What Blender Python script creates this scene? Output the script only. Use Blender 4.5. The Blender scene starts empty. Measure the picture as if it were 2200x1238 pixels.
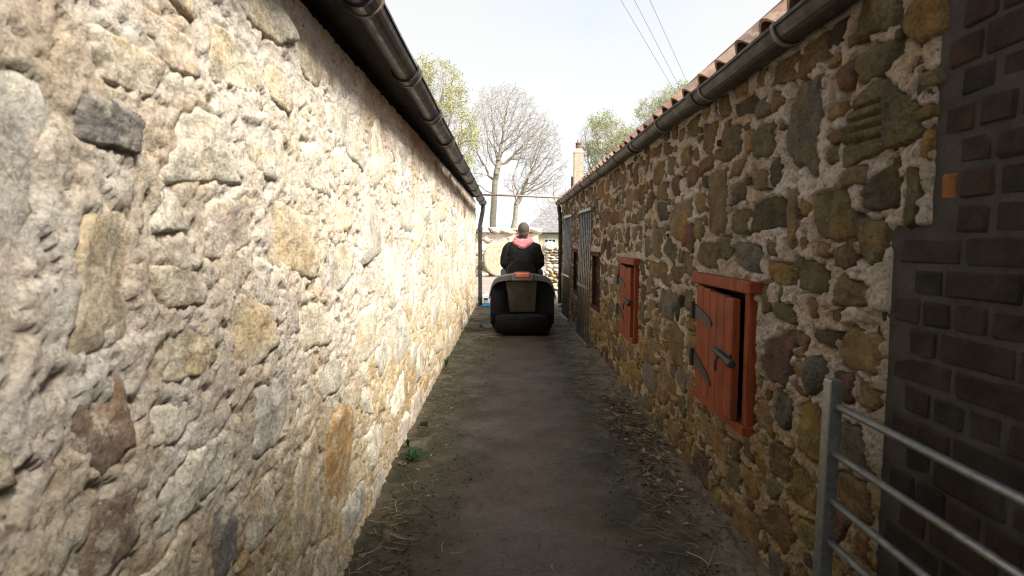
import bpy, math, random
import numpy as np
from mathutils import Vector, Matrix, Euler

# ------------------------------------------------------------------ camera, sky, sun, exposure
SC = bpy.context.scene
COL = SC.collection
F_PX = 1243.0
PITCH = math.radians(4.6)
YAW = math.radians(0.138)
cd = bpy.data.cameras.new('camera')
cam = bpy.data.objects.new('camera', cd)
COL.objects.link(cam)
cam.location = (0, 0, 1.30)
cam.rotation_euler = (math.pi / 2 - PITCH, 0, -YAW)
cd.sensor_width = 36.0
cd.lens = 36.0 * F_PX / 2200.0
cd.clip_start = 0.05
cd.clip_end = 3000
cd.dof.use_dof = True
cd.dof.focus_distance = 7.6
cd.dof.aperture_fstop = 5.6
SC.camera = cam

SUN_DIR = Vector((-1.0, 0.75, -1.33)).normalized()      # the way the light travels
SUN_EL = math.asin(-SUN_DIR.z)
SUN_ROT = math.atan2(-SUN_DIR.x, -SUN_DIR.y)
W = bpy.data.worlds.new('World'); SC.world = W; W.use_nodes = True
wn = W.node_tree; wn.nodes.clear()
w_out = wn.nodes.new('ShaderNodeOutputWorld')
w_bg = wn.nodes.new('ShaderNodeBackground')
w_sky = wn.nodes.new('ShaderNodeTexSky'); w_sky.sky_type = 'NISHITA'; w_sky.sun_disc = False
w_sky.sun_elevation = SUN_EL; w_sky.sun_rotation = SUN_ROT
w_sky.air_density = 1.0; w_sky.dust_density = 2.0; w_sky.ozone_density = 1.0
w_bg.inputs['Strength'].default_value = 0.12
w_tc = wn.nodes.new('ShaderNodeTexCoord')
w_map = wn.nodes.new('ShaderNodeMapping'); w_map.inputs['Scale'].default_value = (1.0, 1.0, 2.2)
w_n = wn.nodes.new('ShaderNodeTexNoise'); w_n.inputs['Scale'].default_value = 1.6
w_n.inputs['Detail'].default_value = 7; w_n.inputs['Roughness'].default_value = 0.55
w_r = wn.nodes.new('ShaderNodeValToRGB')
w_r.color_ramp.elements[0].position = 0.30; w_r.color_ramp.elements[0].color = (0.5, 0.5, 0.5, 1)
w_r.color_ramp.elements[1].position = 0.60; w_r.color_ramp.elements[1].color = (1, 1, 1, 1)
w_mix = wn.nodes.new('ShaderNodeMix'); w_mix.data_type = 'RGBA'
w_bw = wn.nodes.new('ShaderNodeRGBToBW')                  # thin bright cloud: brightens towards the sun as the sky does
w_ma = wn.nodes.new('ShaderNodeMath'); w_ma.operation = 'MULTIPLY_ADD'; w_ma.inputs[1].default_value = 0.22; w_ma.inputs[2].default_value = 2.26
w_tint = wn.nodes.new('ShaderNodeMix'); w_tint.data_type = 'RGBA'; w_tint.blend_type = 'MULTIPLY'
w_tint.inputs['Factor'].default_value = 1.0; w_tint.inputs['B'].default_value = (0.985, 1.0, 1.005, 1)
wn.links.new(w_sky.outputs['Color'], w_bw.inputs[0]); wn.links.new(w_bw.outputs[0], w_ma.inputs[0])
wn.links.new(w_ma.outputs[0], w_tint.inputs['A'])
wn.links.new(w_tc.outputs['Generated'], w_map.inputs['Vector'])
wn.links.new(w_map.outputs['Vector'], w_n.inputs['Vector'])
wn.links.new(w_n.outputs['Fac'], w_r.inputs['Fac'])
wn.links.new(w_r.outputs['Color'], w_mix.inputs['Factor'])
wn.links.new(w_sky.outputs['Color'], w_mix.inputs['A'])
wn.links.new(w_tint.outputs['Result'], w_mix.inputs['B'])
wn.links.new(w_mix.outputs['Result'], w_bg.inputs['Color'])
wn.links.new(w_bg.outputs['Background'], w_out.inputs['Surface'])

sd = bpy.data.lights.new('sun', 'SUN'); sd.energy = 3.5; sd.angle = math.radians(20.0); sd.color = (1.0, 0.94, 0.84)
sun = bpy.data.objects.new('sun', sd); COL.objects.link(sun)
sun.rotation_euler = SUN_DIR.to_track_quat('-Z', 'Y').to_euler()
sun.location = (20, -15, 30)

SC.view_settings.view_transform = 'Standard'
SC.view_settings.look = 'None'
SC.view_settings.exposure = 1.55
SC.view_settings.gamma = 1.0
SC.cycles.max_bounces = 8
SC.cycles.diffuse_bounces = 5
SC.cycles.use_denoising = True
SC.cycles.denoiser = 'OPENIMAGEDENOISE'
SC.cycles.denoising_input_passes = 'RGB_ALBEDO_NORMAL'
SC.cycles.denoising_prefilter = 'ACCURATE'
SC.cycles.pixel_filter_type = 'BLACKMAN_HARRIS'
SC.cycles.filter_width = 1.15
SC.cycles.sample_clamp_indirect = 4.0

rng = np.random.default_rng(7)
random.seed(7)

# ------------------------------------------------------------------ helpers
def tag(o, label=None, cat=None, group=None, kind=None):
    if label: o['label'] = label
    if cat: o['category'] = cat
    if group: o['group'] = group
    if kind: o['kind'] = kind
    return o

def empty(name, loc=(0, 0, 0), rz=0.0):
    o = bpy.data.objects.new(name, None); COL.objects.link(o)
    o.location = loc; o.rotation_euler = (0, 0, rz); o.empty_display_size = 0.1
    return o

def mesh_data(name, verts, faces, smooth=False, cols=None):
    me = bpy.data.meshes.new(name)
    v = [tuple(map(float, p)) for p in verts]
    me.from_pydata(v, [], [tuple(int(i) for i in f) for f in faces])
    if smooth:
        me.polygons.foreach_set('use_smooth', [True] * len(me.polygons))
    if cols is not None:
        at = me.attributes.new('Col', 'FLOAT_COLOR', 'POINT')
        c = np.asarray(cols, dtype=np.float32)
        if c.shape[1] == 3: c = np.hstack([c, np.ones((len(c), 1), np.float32)])
        at.data.foreach_set('color', c.ravel())
    me.update()
    return me

def link(name, me, mat=None, parent=None):
    o = bpy.data.objects.new(name, me); COL.objects.link(o)
    if mat is not None and not me.materials: me.materials.append(mat)
    if parent is not None:
        o.parent = parent
    return o

def part(name, vf, mat, parent=None, smooth=False, cols=None):
    return link(name, mesh_data(name, vf[0], vf[1], smooth, cols), mat, parent)

def join(*vfs):
    V = []; Fc = []
    for v, f in vfs:
        o = len(V); V += [tuple(p) for p in v]; Fc += [tuple(i + o for i in q) for q in f]
    return V, Fc

def box(x0, x1, y0, y1, z0, z1, bev=0.0):
    if bev <= 0:
        v = [(x, y, z) for z in (z0, z1) for y in (y0, y1) for x in (x0, x1)]
        f = [(0, 2, 3, 1), (4, 5, 7, 6), (0, 1, 5, 4), (2, 6, 7, 3), (0, 4, 6, 2), (1, 3, 7, 5)]
        return v, f
    # chamfered box: 24 vertices
    b = bev; v = []; idx = {}
    for sx in (0, 1):
        for sy in (0, 1):
            for sz in (0, 1):
                c = ((x0, x1)[sx], (y0, y1)[sy], (z0, z1)[sz])
                d = (b if sx == 0 else -b, b if sy == 0 else -b, b if sz == 0 else -b)
                for ax in range(3):
                    p = [c[i] + (d[i] if i != ax else 0) for i in range(3)]
                    idx[(sx, sy, sz, ax)] = len(v); v.append(tuple(p))
    f = []
    for ax in range(3):
        o1, o2 = [i for i in range(3) if i != ax]
        for s in (0, 1):
            q = []
            for a, c in ((0, 0), (1, 0), (1, 1), (0, 1)):
                k = [0, 0, 0]; k[ax] = s; k[o1] = a; k[o2] = c
                q.append(idx[(*k, ax)])
            flip = (s == 0) != (ax == 1)
            f.append(tuple(q[::-1] if flip else q))
    for ax in range(3):              # edge chamfers along axis ax
        o1, o2 = [i for i in range(3) if i != ax]
        for a in (0, 1):
            for c in (0, 1):
                k0 = [0, 0, 0]; k0[o1] = a; k0[o2] = c; k1 = list(k0); k1[ax] = 1
                q = [idx[(*k0, o1)], idx[(*k1, o1)], idx[(*k1, o2)], idx[(*k0, o2)]]
                f.append(tuple(q))
    for sx in (0, 1):
        for sy in (0, 1):
            for sz in (0, 1):
                f.append(tuple(idx[(sx, sy, sz, a)] for a in range(3)))
    return v, f

def xf(vf, M):
    return [tuple(M @ Vector(p)) for p in vf[0]], vf[1]

def ring_frame(d):
    d = Vector(d).normalized()
    u = d.cross(Vector((0, 0, 1)))
    if u.length < 1e-4: u = Vector((1, 0, 0))
    u.normalize(); w = u.cross(d).normalized()
    return u, w

def tube(pts, rad, n=8, cap=True):
    pts = [Vector(p) for p in pts]
    if not hasattr(rad, '__len__'): rad = [rad] * len(pts)
    V = []; Fc = []
    for i, p in enumerate(pts):
        d = pts[min(i + 1, len(pts) - 1)] - pts[max(i - 1, 0)]
        u, w = ring_frame(d)
        for k in range(n):
            a = 2 * math.pi * k / n
            V.append(tuple(p + (u * math.cos(a) + w * math.sin(a)) * rad[i]))
    for i in range(len(pts) - 1):
        for k in range(n):
            a, b = i * n + k, i * n + (k + 1) % n
            Fc.append((a, b, b + n, a + n))
    if cap:
        Fc.append(tuple(range(n))[::-1]); Fc.append(tuple(range((len(pts) - 1) * n, len(pts) * n)))
    return V, Fc

def lathe(prof, n=20, axis='z', c=(0, 0, 0)):
    V = []; Fc = []
    for r, h in prof:
        for k in range(n):
            a = 2 * math.pi * k / n
            p = (r * math.cos(a), r * math.sin(a), h)
            if axis == 'x': p = (p[2], p[0], p[1])
            if axis == 'y': p = (p[0], p[2], p[1])
            V.append((p[0] + c[0], p[1] + c[1], p[2] + c[2]))
    for i in range(len(prof) - 1):
        for k in range(n):
            a, b = i * n + k, i * n + (k + 1) % n
            Fc.append((a, b, b + n, a + n))
    Fc.append(tuple(range(n))[::-1]); Fc.append(tuple(range((len(prof) - 1) * n, len(prof) * n)))
    return V, Fc

def loft(rings, closed=True, cap=True):
    n = len(rings[0]); V = [p for r in rings for p in r]; Fc = []
    m = n if closed else n - 1
    for i in range(len(rings) - 1):
        for k in range(m):
            a, b = i * n + k, i * n + (k + 1) % n
            Fc.append((a, b, b + n, a + n))
    if cap and closed:
        Fc.append(tuple(range(n))[::-1]); Fc.append(tuple(range((len(rings) - 1) * n, len(rings) * n)))
    return V, Fc

def ellipsoid(c, r, nu=14, nv=9):
    V = []; Fc = []
    for j in range(nv + 1):
        t = math.pi * j / nv
        for k in range(nu):
            a = 2 * math.pi * k / nu
            V.append((c[0] + r[0] * math.sin(t) * math.cos(a), c[1] + r[1] * math.sin(t) * math.sin(a), c[2] + r[2] * math.cos(t)))
    for j in range(nv):
        for k in range(nu):
            a, b = j * nu + k, j * nu + (k + 1) % nu
            Fc.append((a, a + nu, b + nu, b))
    return V, Fc

# gradient noise -------------------------------------------------------------
_P = np.random.default_rng(3).permutation(4096)
_G = np.random.default_rng(4).uniform(0, 2 * np.pi, 4096)
def pn(x, y, s=0):
    x = np.asarray(x, float); y = np.asarray(y, float)
    xi = np.floor(x).astype(int); yi = np.floor(y).astype(int); fx = x - xi; fy = y - yi
    def g(ix, iy, dx, dy):
        h = _P[(_P[(ix + s * 17) & 4095] + iy) & 4095]; a = _G[h]
        return np.cos(a) * dx + np.sin(a) * dy
    u = fx * fx * fx * (fx * (fx * 6 - 15) + 10); v = fy * fy * fy * (fy * (fy * 6 - 15) + 10)
    a = g(xi, yi, fx, fy) * (1 - u) + g(xi + 1, yi, fx - 1, fy) * u
    b = g(xi, yi + 1, fx, fy - 1) * (1 - u) + g(xi + 1, yi + 1, fx - 1, fy - 1) * u
    return (a * (1 - v) + b * v) * 1.5
def fbm(x, y, o=4, s=0, gain=0.5):
    r = 0; a = 1.0; f = 1.0
    for i in range(o):
        r = r + a * pn(np.asarray(x) * f, np.asarray(y) * f, s + i * 7); a *= gain; f *= 2.03
    return r
def sstep(a, b, x):
    t = np.clip((x - a) / (b - a), 0, 1); return t * t * (3 - 2 * t)

# ------------------------------------------------------------------ materials
class N:
    def __init__(s, name):
        s.m = bpy.data.materials.new(name); s.m.use_nodes = True
        s.t = s.m.node_tree; s.b = s.t.nodes['Principled BSDF']; s.out = s.t.nodes['Material Output']
        s.g = s.t.nodes.new('ShaderNodeNewGeometry')
        s.pos = s.g.outputs['Position']
    def L(s, a, b): s.t.links.new(a, b)
    def new(s, k): return s.t.nodes.new(k)
    def put(s, inp, v):
        if isinstance(v, bpy.types.NodeSocket): s.L(v, inp)
        elif hasattr(v, '__len__') and len(v) == 3 and inp.type == 'RGBA': inp.default_value = (*v, 1)
        else: inp.default_value = v
    def obj(s):
        return s.new('ShaderNodeTexCoord').outputs['Object']
    def map(s, vec, scale=(1, 1, 1), rot=(0, 0, 0)):
        n = s.new('ShaderNodeMapping'); s.L(vec, n.inputs['Vector'])
        n.inputs['Scale'].default_value = scale; n.inputs['Rotation'].default_value = rot
        return n.outputs['Vector']
    def noise(s, scale, detail=4, rough=0.55, vec=None, dist=0.0, col=False):
        n = s.new('ShaderNodeTexNoise'); s.L(vec if vec is not None else s.pos, n.inputs['Vector'])
        n.inputs['Scale'].default_value = scale; n.inputs['Detail'].default_value = detail
        n.inputs['Roughness'].default_value = rough; n.inputs['Distortion'].default_value = dist
        return n.outputs['Color' if col else 'Fac']
    def vor(s, scale, vec=None, feat='F1', out='Distance'):
        n = s.new('ShaderNodeTexVoronoi'); s.L(vec if vec is not None else s.pos, n.inputs['Vector'])
        n.inputs['Scale'].default_value = scale; n.feature = feat
        return n.outputs[out]
    def ramp(s, fac, stops, interp='LINEAR'):
        n = s.new('ShaderNodeValToRGB'); s.L(fac, n.inputs['Fac']); r = n.color_ramp; r.interpolation = interp
        while len(r.elements) < len(stops): r.elements.new(0.5)
        for e, (p, c) in zip(r.elements, stops):
            e.position = p; e.color = (*c, 1) if hasattr(c, '__len__') else (c, c, c, 1)
        return n.outputs['Color']
    def mix(s, fac, a, b, mode='MIX'):
        n = s.new('ShaderNodeMix'); n.data_type = 'RGBA'; n.blend_type = mode
        s.put(n.inputs['Factor'], fac); s.put(n.inputs['A'], a); s.put(n.inputs['B'], b)
        return n.outputs['Result']
    def math(s, op, a, b=0.0):
        n = s.new('ShaderNodeMath'); n.operation = op; s.put(n.inputs[0], a); s.put(n.inputs[1], b)
        return n.outputs[0]
    def attr(s, name='Col'):
        n = s.new('ShaderNodeAttribute'); n.attribute_name = name; return n.outputs['Color']
    def rand(s): return s.new('ShaderNodeObjectInfo').outputs['Random']
    def sep(s, vec=None):
        n = s.new('ShaderNodeSeparateXYZ'); s.L(vec if vec is not None else s.pos, n.inputs[0]); return n.outputs
    def bump(s, h, strength=0.5, dist=0.01, prev=None):
        n = s.new('ShaderNodeBump'); s.L(h, n.inputs['Height'])
        n.inputs['Strength'].default_value = strength; n.inputs['Distance'].default_value = dist
        if prev is not None: s.L(prev, n.inputs['Normal'])
        return n.outputs['Normal']
    def done(s, col, rough=0.8, normal=None, metal=0.0, spec=None):
        s.put(s.b.inputs['Base Color'], col); s.put(s.b.inputs['Roughness'], rough)
        s.b.inputs['Metallic'].default_value = metal
        if spec is not None: s.b.inputs['Specular IOR Level'].default_value = spec
        if normal is not None: s.L(normal, s.b.inputs['Normal'])
        return s.m

def plain(name, c, rough=0.6, metal=0.0, var=0.15, scale=25, bump=0.0, spec=None):
    n = N(name)
    f = n.noise(scale, 5, 0.6)
    lo = tuple(x * (1 - var) for x in c); hi = tuple(min(1, x * (1 + var)) for x in c)
    col = n.ramp(f, [(0.3, lo), (0.7, hi)])
    nm = n.bump(n.noise(scale * 6, 3, 0.6), bump, 0.004) if bump else None
    r = n.ramp(n.noise(scale * 0.6, 4), [(0.3, max(0, rough - 0.1)), (0.7, min(1, rough + 0.1))])
    return n.done(col, r, nm, metal, spec)

def stone_mat(name, lichen=(0.34, 0.33, 0.27), lich_amt=0.62, warm=(1.25, 0.95, 0.5), bumpk=0.9, layk=0.9, bd=0.030):
    n = N(name)
    c = n.attr()
    v1 = n.ramp(n.noise(11, 6, 0.62), [(0.28, 0.55), (0.5, 1.0), (0.75, 1.45)])
    c = n.mix(1.0, c, v1, 'MULTIPLY')
    st = n.ramp(n.noise(4.3, 4, 0.6, dist=0.6), [(0.50, 0.0), (0.68, 1.0)])
    c = n.mix(n.math('MULTIPLY', st, 0.75), c, n.mix(1.0, c, warm, 'MULTIPLY'))
    li = n.ramp(n.noise(17, 7, 0.7), [(lich_amt, 0.0), (lich_amt + 0.08, 1.0)])
    c = n.mix(n.math('MULTIPLY', li, 0.55), c, lichen)
    sp = n.ramp(n.noise(85, 3, 0.6), [(0.32, 0.55), (0.5, 1.0), (0.72, 1.3)])
    c = n.mix(0.8, c, sp, 'MULTIPLY')
    cr = n.math('ABSOLUTE', n.math('SUBTRACT', n.noise(9, 9, 0.7, dist=0.9), 0.5))
    crk = n.ramp(cr, [(0.0, 1.0), (0.014, 0.0)])
    c = n.mix(n.math('MULTIPLY', crk, 0.6), c, n.mix(1.0, c, (0.22, 0.19, 0.16), 'MULTIPLY'))
    lay = n.noise(9, 5, 0.6, vec=n.map(n.pos, (1, 1.0, 4.0), (0.35, 0, 0)), dist=0.4)
    h = n.math('ADD', n.math('MULTIPLY', n.noise(26, 8, 0.68), 0.8), n.math('MULTIPLY', lay, layk))
    nm = n.bump(h, bumpk, bd)
    nm = n.bump(n.noise(95, 6, 0.75), 0.9, 0.007, nm)
    return n.done(c, 0.92, nm, spec=0.25)

def mortar_mat(name, a, b, c, dirt, algae=None, bk=1.0, bd=0.022):
    n = N(name)
    col = n.ramp(n.noise(3.2, 7, 0.65, dist=0.3), [(0.30, c), (0.46, a), (0.62, b), (0.75, a)])
    pk = n.ramp(n.noise(7.0, 3, 0.5), [(0.45, 0.0), (0.65, 1.0)])
    col = n.mix(n.math('MULTIPLY', pk, 0.5), col, n.mix(1.0, col, (1.08, 0.95, 0.86), 'MULTIPLY'))
    d = n.ramp(n.noise(21, 7, 0.72), [(0.60, 0.0), (0.68, 1.0)])
    col = n.mix(n.math('MULTIPLY', d, 0.75), col, dirt)
    d2 = n.ramp(n.noise(55, 6, 0.75), [(0.57, 0.0), (0.66, 1.0)])
    col = n.mix(n.math('MULTIPLY', d2, 0.8), col, dirt)
    tan = n.ramp(n.noise(1.7, 6, 0.62, dist=0.5), [(0.46, 0.0), (0.64, 1.0)])
    col = n.mix(n.math('MULTIPLY', tan, 0.8), col, n.mix(1.0, col, (0.78, 0.68, 0.52), 'MULTIPLY'))
    sp = n.ramp(n.noise(120, 2, 0.5), [(0.3, 0.7), (0.7, 1.25)])
    col = n.mix(0.8, col, sp, 'MULTIPLY')
    if algae:
        z = n.sep()[2]
        zz = n.math('ADD', z, n.math('MULTIPLY', n.noise(2.6, 5, 0.65), -1.1))
        m = n.ramp(zz, [(0.0, 1.0), (0.42, 0.0)])
        m2 = n.math('MULTIPLY', m, n.ramp(n.noise(9, 5, 0.7), [(0.35, 0.35), (0.6, 1.0)]))
        col = n.mix(m2, col, n.mix(1.0, col, algae, 'MULTIPLY'))
    cr = n.math('ABSOLUTE', n.math('SUBTRACT', n.noise(12, 9, 0.72, dist=0.7), 0.5))
    crk = n.math('MULTIPLY', n.ramp(cr, [(0.0, 1.0), (0.012, 0.0)]), n.ramp(n.noise(4, 3), [(0.42, 0.0), (0.6, 1.0)]))
    col = n.mix(n.math('MULTIPLY', crk, 0.8), col, dirt)
    h = n.math('ADD', n.noise(38, 8, 0.72), n.math('MULTIPLY', n.vor(46), 0.5))
    nm = n.bump(h, bk, bd)
    nm = n.bump(n.noise(110, 6, 0.75), 1.0, 0.008, nm)
    return n.done(col, 0.95, nm, spec=0.2)

M = {}
M['stone_l'] = stone_mat('weathered_sandstone_pale', (0.70, 0.63, 0.49), 0.52, (1.08, 0.92, 0.66), 0.6, 0.45, 0.016)
M['stone_r'] = stone_mat('rubble_whinstone_brown', (0.30, 0.29, 0.22), 0.64, (1.45, 1.05, 0.45), 1.0)
M['mortar_l'] = mortar_mat('lime_mortar_cream', (0.73, 0.655, 0.555), (0.82, 0.765, 0.685), (0.58, 0.505, 0.41), (0.22, 0.15, 0.105), (0.70, 0.62, 0.42), 0.8, 0.011)
M['mortar_r'] = mortar_mat('lime_mortar_grey', (0.52, 0.46, 0.40), (0.61, 0.55, 0.495), (0.35, 0.295, 0.235), (0.06, 0.045, 0.03), (0.62, 0.50, 0.27), 1.0)

def iron_mat(name, c, rust, rough=0.4, spec=0.5):
    n = N(name)
    f = n.ramp(n.noise(9, 6, 0.65), [(0.52, 0.0), (0.68, 1.0)])
    col = n.mix(n.math('MULTIPLY', f, 0.8), c, rust)
    du = n.ramp(n.noise(40, 4, 0.7), [(0.4, 0.75), (0.65, 1.5)])
    col = n.mix(1.0, col, du, 'MULTIPLY')
    r = n.ramp(n.noise(14, 5, 0.6), [(0.3, rough - 0.12), (0.7, rough + 0.2)])
    return n.done(col, r, n.bump(n.noise(60, 4, 0.6), 0.25, 0.004), spec=spec)
M['iron'] = iron_mat('cast_iron_black', (0.026, 0.026, 0.028), (0.070, 0.060, 0.055), 0.40)
M['iron_r'] = iron_mat('gutter_brown_black', (0.013, 0.011, 0.007), (0.032, 0.027, 0.015), 0.5)
M['collar'] = iron_mat('collar_grey_iron', (0.10, 0.085, 0.075), (0.22, 0.16, 0.12), 0.55)
M['bracket'] = plain('bracket_worn_iron', (0.11, 0.10, 0.085), 0.55, 0.0, 0.4)
M['strap'] = plain('hinge_black_iron', (0.016, 0.014, 0.013), 0.55, 0.2, 0.5, 40, 0.3)
M['soffit'] = plain('old_timber_soffit', (0.035, 0.028, 0.02), 0.9, 0, 0.3, 20, 0.4)
M['dark'] = plain('dark_interior', (0.012, 0.010, 0.009), 0.95)

def galv():
    n = N('galvanised_steel')
    v = n.vor(70, feat='F1', out='Color')
    s = n.ramp(v, [(0.0, (0.17, 0.185, 0.19)), (1.0, (0.27, 0.285, 0.29))])
    d = n.ramp(n.noise(12, 6, 0.7), [(0.5, 0.0), (0.7, 1.0)])
    c = n.mix(n.math('MULTIPLY', d, 0.55), s, (0.20, 0.19, 0.17))
    return n.done(c, n.ramp(n.noise(30, 4), [(0.3, 0.32), (0.7, 0.55)]), n.bump(n.noise(90, 3), 0.15, 0.003), 0.75)
M['galv'] = galv()

def red_paint():
    n = N('red_oxide_painted_wood')
    g = n.noise(5, 6, 0.65, vec=n.map(n.pos, (9, 9, 0.55)))
    c = n.ramp(g, [(0.28, (0.10, 0.022, 0.007)), (0.5, (0.195, 0.040, 0.012)), (0.72, (0.25, 0.060, 0.020))])
    crack = n.ramp(n.noise(7, 7, 0.7, vec=n.map(n.pos, (16, 16, 0.6)), dist=0.5), [(0.60, 0.0), (0.66, 1.0)])
    c = n.mix(n.math('MULTIPLY', crack, 0.85), c, (0.06, 0.022, 0.012))
    pale = n.ramp(n.noise(8, 6, 0.7), [(0.58, 0.0), (0.75, 1.0)])
    c = n.mix(n.math('MULTIPLY', pale, 0.5), c, (0.27, 0.10, 0.055))
    grime = n.ramp(n.noise(5.5, 6, 0.7, dist=0.5), [(0.50, 0.0), (0.70, 1.0)])
    c = n.mix(n.math('MULTIPLY', grime, 0.55), c, (0.075, 0.028, 0.016))
    nm = n.bump(n.math('SUBTRACT', n.noise(20, 5, 0.6, vec=n.map(n.pos, (6, 6, 0.5))), n.math('MULTIPLY', crack, 0.8)), 0.6, 0.006)
    return n.done(c, n.ramp(n.noise(10, 4), [(0.3, 0.6), (0.7, 0.85)]), nm, spec=0.25)
M['red'] = red_paint()
M['red_shade'] = plain('shaded_dark_red_wood', (0.050, 0.018, 0.011), 0.85, 0, 0.5, 12, 0.4, 0.2)  # darker copy of the hatch red, with the far recesses' shade in its colour

def clay():
    n = N('clay_pantile')
    r = n.rand()
    c = n.ramp(r, [(0.0, (0.20, 0.100, 0.072)), (0.35, (0.29, 0.170, 0.125)), (0.6, (0.40, 0.27, 0.21)), (0.8, (0.27, 0.175, 0.135)), (1.0, (0.15, 0.098, 0.082))])
    c = n.mix(1.0, c, n.ramp(n.noise(9, 6, 0.65), [(0.3, 0.55), (0.7, 1.35)]), 'MULTIPLY')
    li = n.ramp(n.noise(14, 6, 0.7), [(0.55, 0.0), (0.64, 1.0)])
    c = n.mix(n.math('MULTIPLY', li, 0.6), c, (0.36, 0.32, 0.26))
    return n.done(c, 0.85, n.bump(n.noise(50, 5, 0.65), 0.5, 0.006))
M['clay'] = clay()

def brick_mat():
    n = N('old_red_brick')
    c = n.attr()
    c = n.mix(1.0, c, n.ramp(n.noise(18, 6, 0.65), [(0.3, 0.5), (0.7, 1.4)]), 'MULTIPLY')
    d = n.ramp(n.noise(7, 6, 0.7), [(0.45, 0.0), (0.65, 1.0)])
    c = n.mix(n.math('MULTIPLY', d, 0.7), c, (0.035, 0.03, 0.026))
    return n.done(c, 0.9, n.bump(n.noise(45, 6, 0.7), 0.8, 0.01), spec=0.2)
M['brick'] = brick_mat()
M['brick_mortar'] = plain('shade_darkened_brick_mortar', (0.028, 0.024, 0.020), 0.95, 0, 0.45, 14, 0.7)  # joint colour darkened to hold the shade and lens vignette of this corner

def path_mat():
    n = N('damp_concrete_path_with_moss')
    s = n.sep()
    wob = n.math('MULTIPLY', n.math('SUBTRACT', n.noise(1.7, 6, 0.65), 0.5), 0.75)
    x = n.math('ADD', s[0], wob)
    xr = n.math('ADD', n.math('MULTIPLY', x, 0.5), 0.5)        # x -1..1 -> 0..1
    base = n.ramp(xr, [(0.12, (0.135, 0.102, 0.062)), (0.24, (0.092, 0.071, 0.042)), (0.36, (0.070, 0.054, 0.041)),
                       (0.50, (0.083, 0.065, 0.052)), (0.62, (0.074, 0.058, 0.046)), (0.74, (0.054, 0.043, 0.029)), (0.90, (0.120, 0.097, 0.068))])
    mossband = n.ramp(xr, [(0.10, 0.30), (0.20, 1.0), (0.33, 0.70), (0.43, 0.0), (0.70, 0.0), (0.79, 1.0), (0.86, 0.9), (0.96, 0.15)])
    mm = n.math('MULTIPLY', mossband, n.ramp(n.noise(6.5, 8, 0.75, dist=0.8), [(0.37, 0.0), (0.52, 1.0)]))
    moss = n.ramp(n.noise(26, 5, 0.7), [(0.3, (0.008, 0.008, 0.004)), (0.6, (0.018, 0.021, 0.007)), (0.8, (0.042, 0.052, 0.013))])
    c = n.mix(n.math('MULTIPLY', mm, 0.92), base, moss)
    c = n.mix(0.85, c, n.ramp(n.noise(60, 6, 0.7), [(0.3, 0.55), (0.7, 1.4)]), 'MULTIPLY')
    c = n.mix(0.7, c, n.ramp(n.noise(2.3, 6, 0.65), [(0.3, 0.62), (0.7, 1.35)]), 'MULTIPLY')
    c = n.mix(0.9, c, n.ramp(n.noise(190, 3, 0.7), [(0.3, 0.78), (0.7, 1.22)]), 'MULTIPLY')
    cr = n.math('ABSOLUTE', n.math('SUBTRACT', n.noise(1.6, 9, 0.66, dist=0.5), 0.5))
    c = n.mix(n.math('MULTIPLY', n.ramp(cr, [(0.0, 1.0), (0.006, 0.0)]), 0.55), c, (0.016, 0.013, 0.010))
    specks = n.ramp(n.noise(75, 2, 0.5), [(0.72, 0.0), (0.76, 1.0)])
    c = n.mix(n.math('MULTIPLY', specks, 0.7), c, (0.17, 0.145, 0.11))
    r = n.ramp(n.noise(2.2, 6, 0.65), [(0.35, 0.50), (0.65, 0.85)])
    h = n.math('ADD', n.noise(45, 7, 0.7), n.math('MULTIPLY', mm, n.noise(30, 6, 0.75)))
    return n.done(c, r, n.bump(h, 0.5, 0.010), spec=0.35)
M['path'] = path_mat()

def yard_mat():
    n = N('pale_worn_concrete_yard')
    c = n.ramp(n.noise(0.8, 7, 0.65), [(0.3, (0.22, 0.185, 0.16)), (0.7, (0.34, 0.29, 0.26))])
    c = n.mix(0.7, c, n.ramp(n.noise(25, 5, 0.7), [(0.3, 0.7), (0.7, 1.2)]), 'MULTIPLY')
    return n.done(c, 0.9, n.bump(n.noise(30, 5), 0.4, 0.01))
M['yard'] = yard_mat()
def land_mat():
    n = N('field_grass')
    c = n.ramp(n.noise(0.3, 8, 0.7), [(0.3, (0.045, 0.07, 0.02)), (0.7, (0.09, 0.11, 0.04))])
    return n.done(c, 0.95)
M['land'] = land_mat()

# ------------------------------------------------------------------ ground
XL, XR, YEND = -0.70, 1.02, 11.60
g = part('ground', ([(-600, -600, -0.02), (600, -600, -0.02), (600, 900, -0.02), (-600, 900, -0.02)], [(0, 1, 2, 3)]), M['land'])
tag(g, kind='structure')

def grid_faces(nu, nv):
    i = np.arange((nu - 1) * (nv - 1)); a = (i // (nv - 1)) * nv + i % (nv - 1)
    return np.stack([a, a + nv, a + nv + 1, a + 1], 1)

def path_h(x, y):
    edge = np.maximum(sstep(0.28, 0.72, -x), sstep(0.55, 0.98, x))
    return 0.010 + fbm(x * 1.5, y * 1.2, 3, 5) * 0.006 + edge * (0.010 + fbm(x * 7, y * 6, 4, 9, 0.6) * 0.014) + fbm(x * 14, y * 14, 2, 3) * 0.0015

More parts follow.
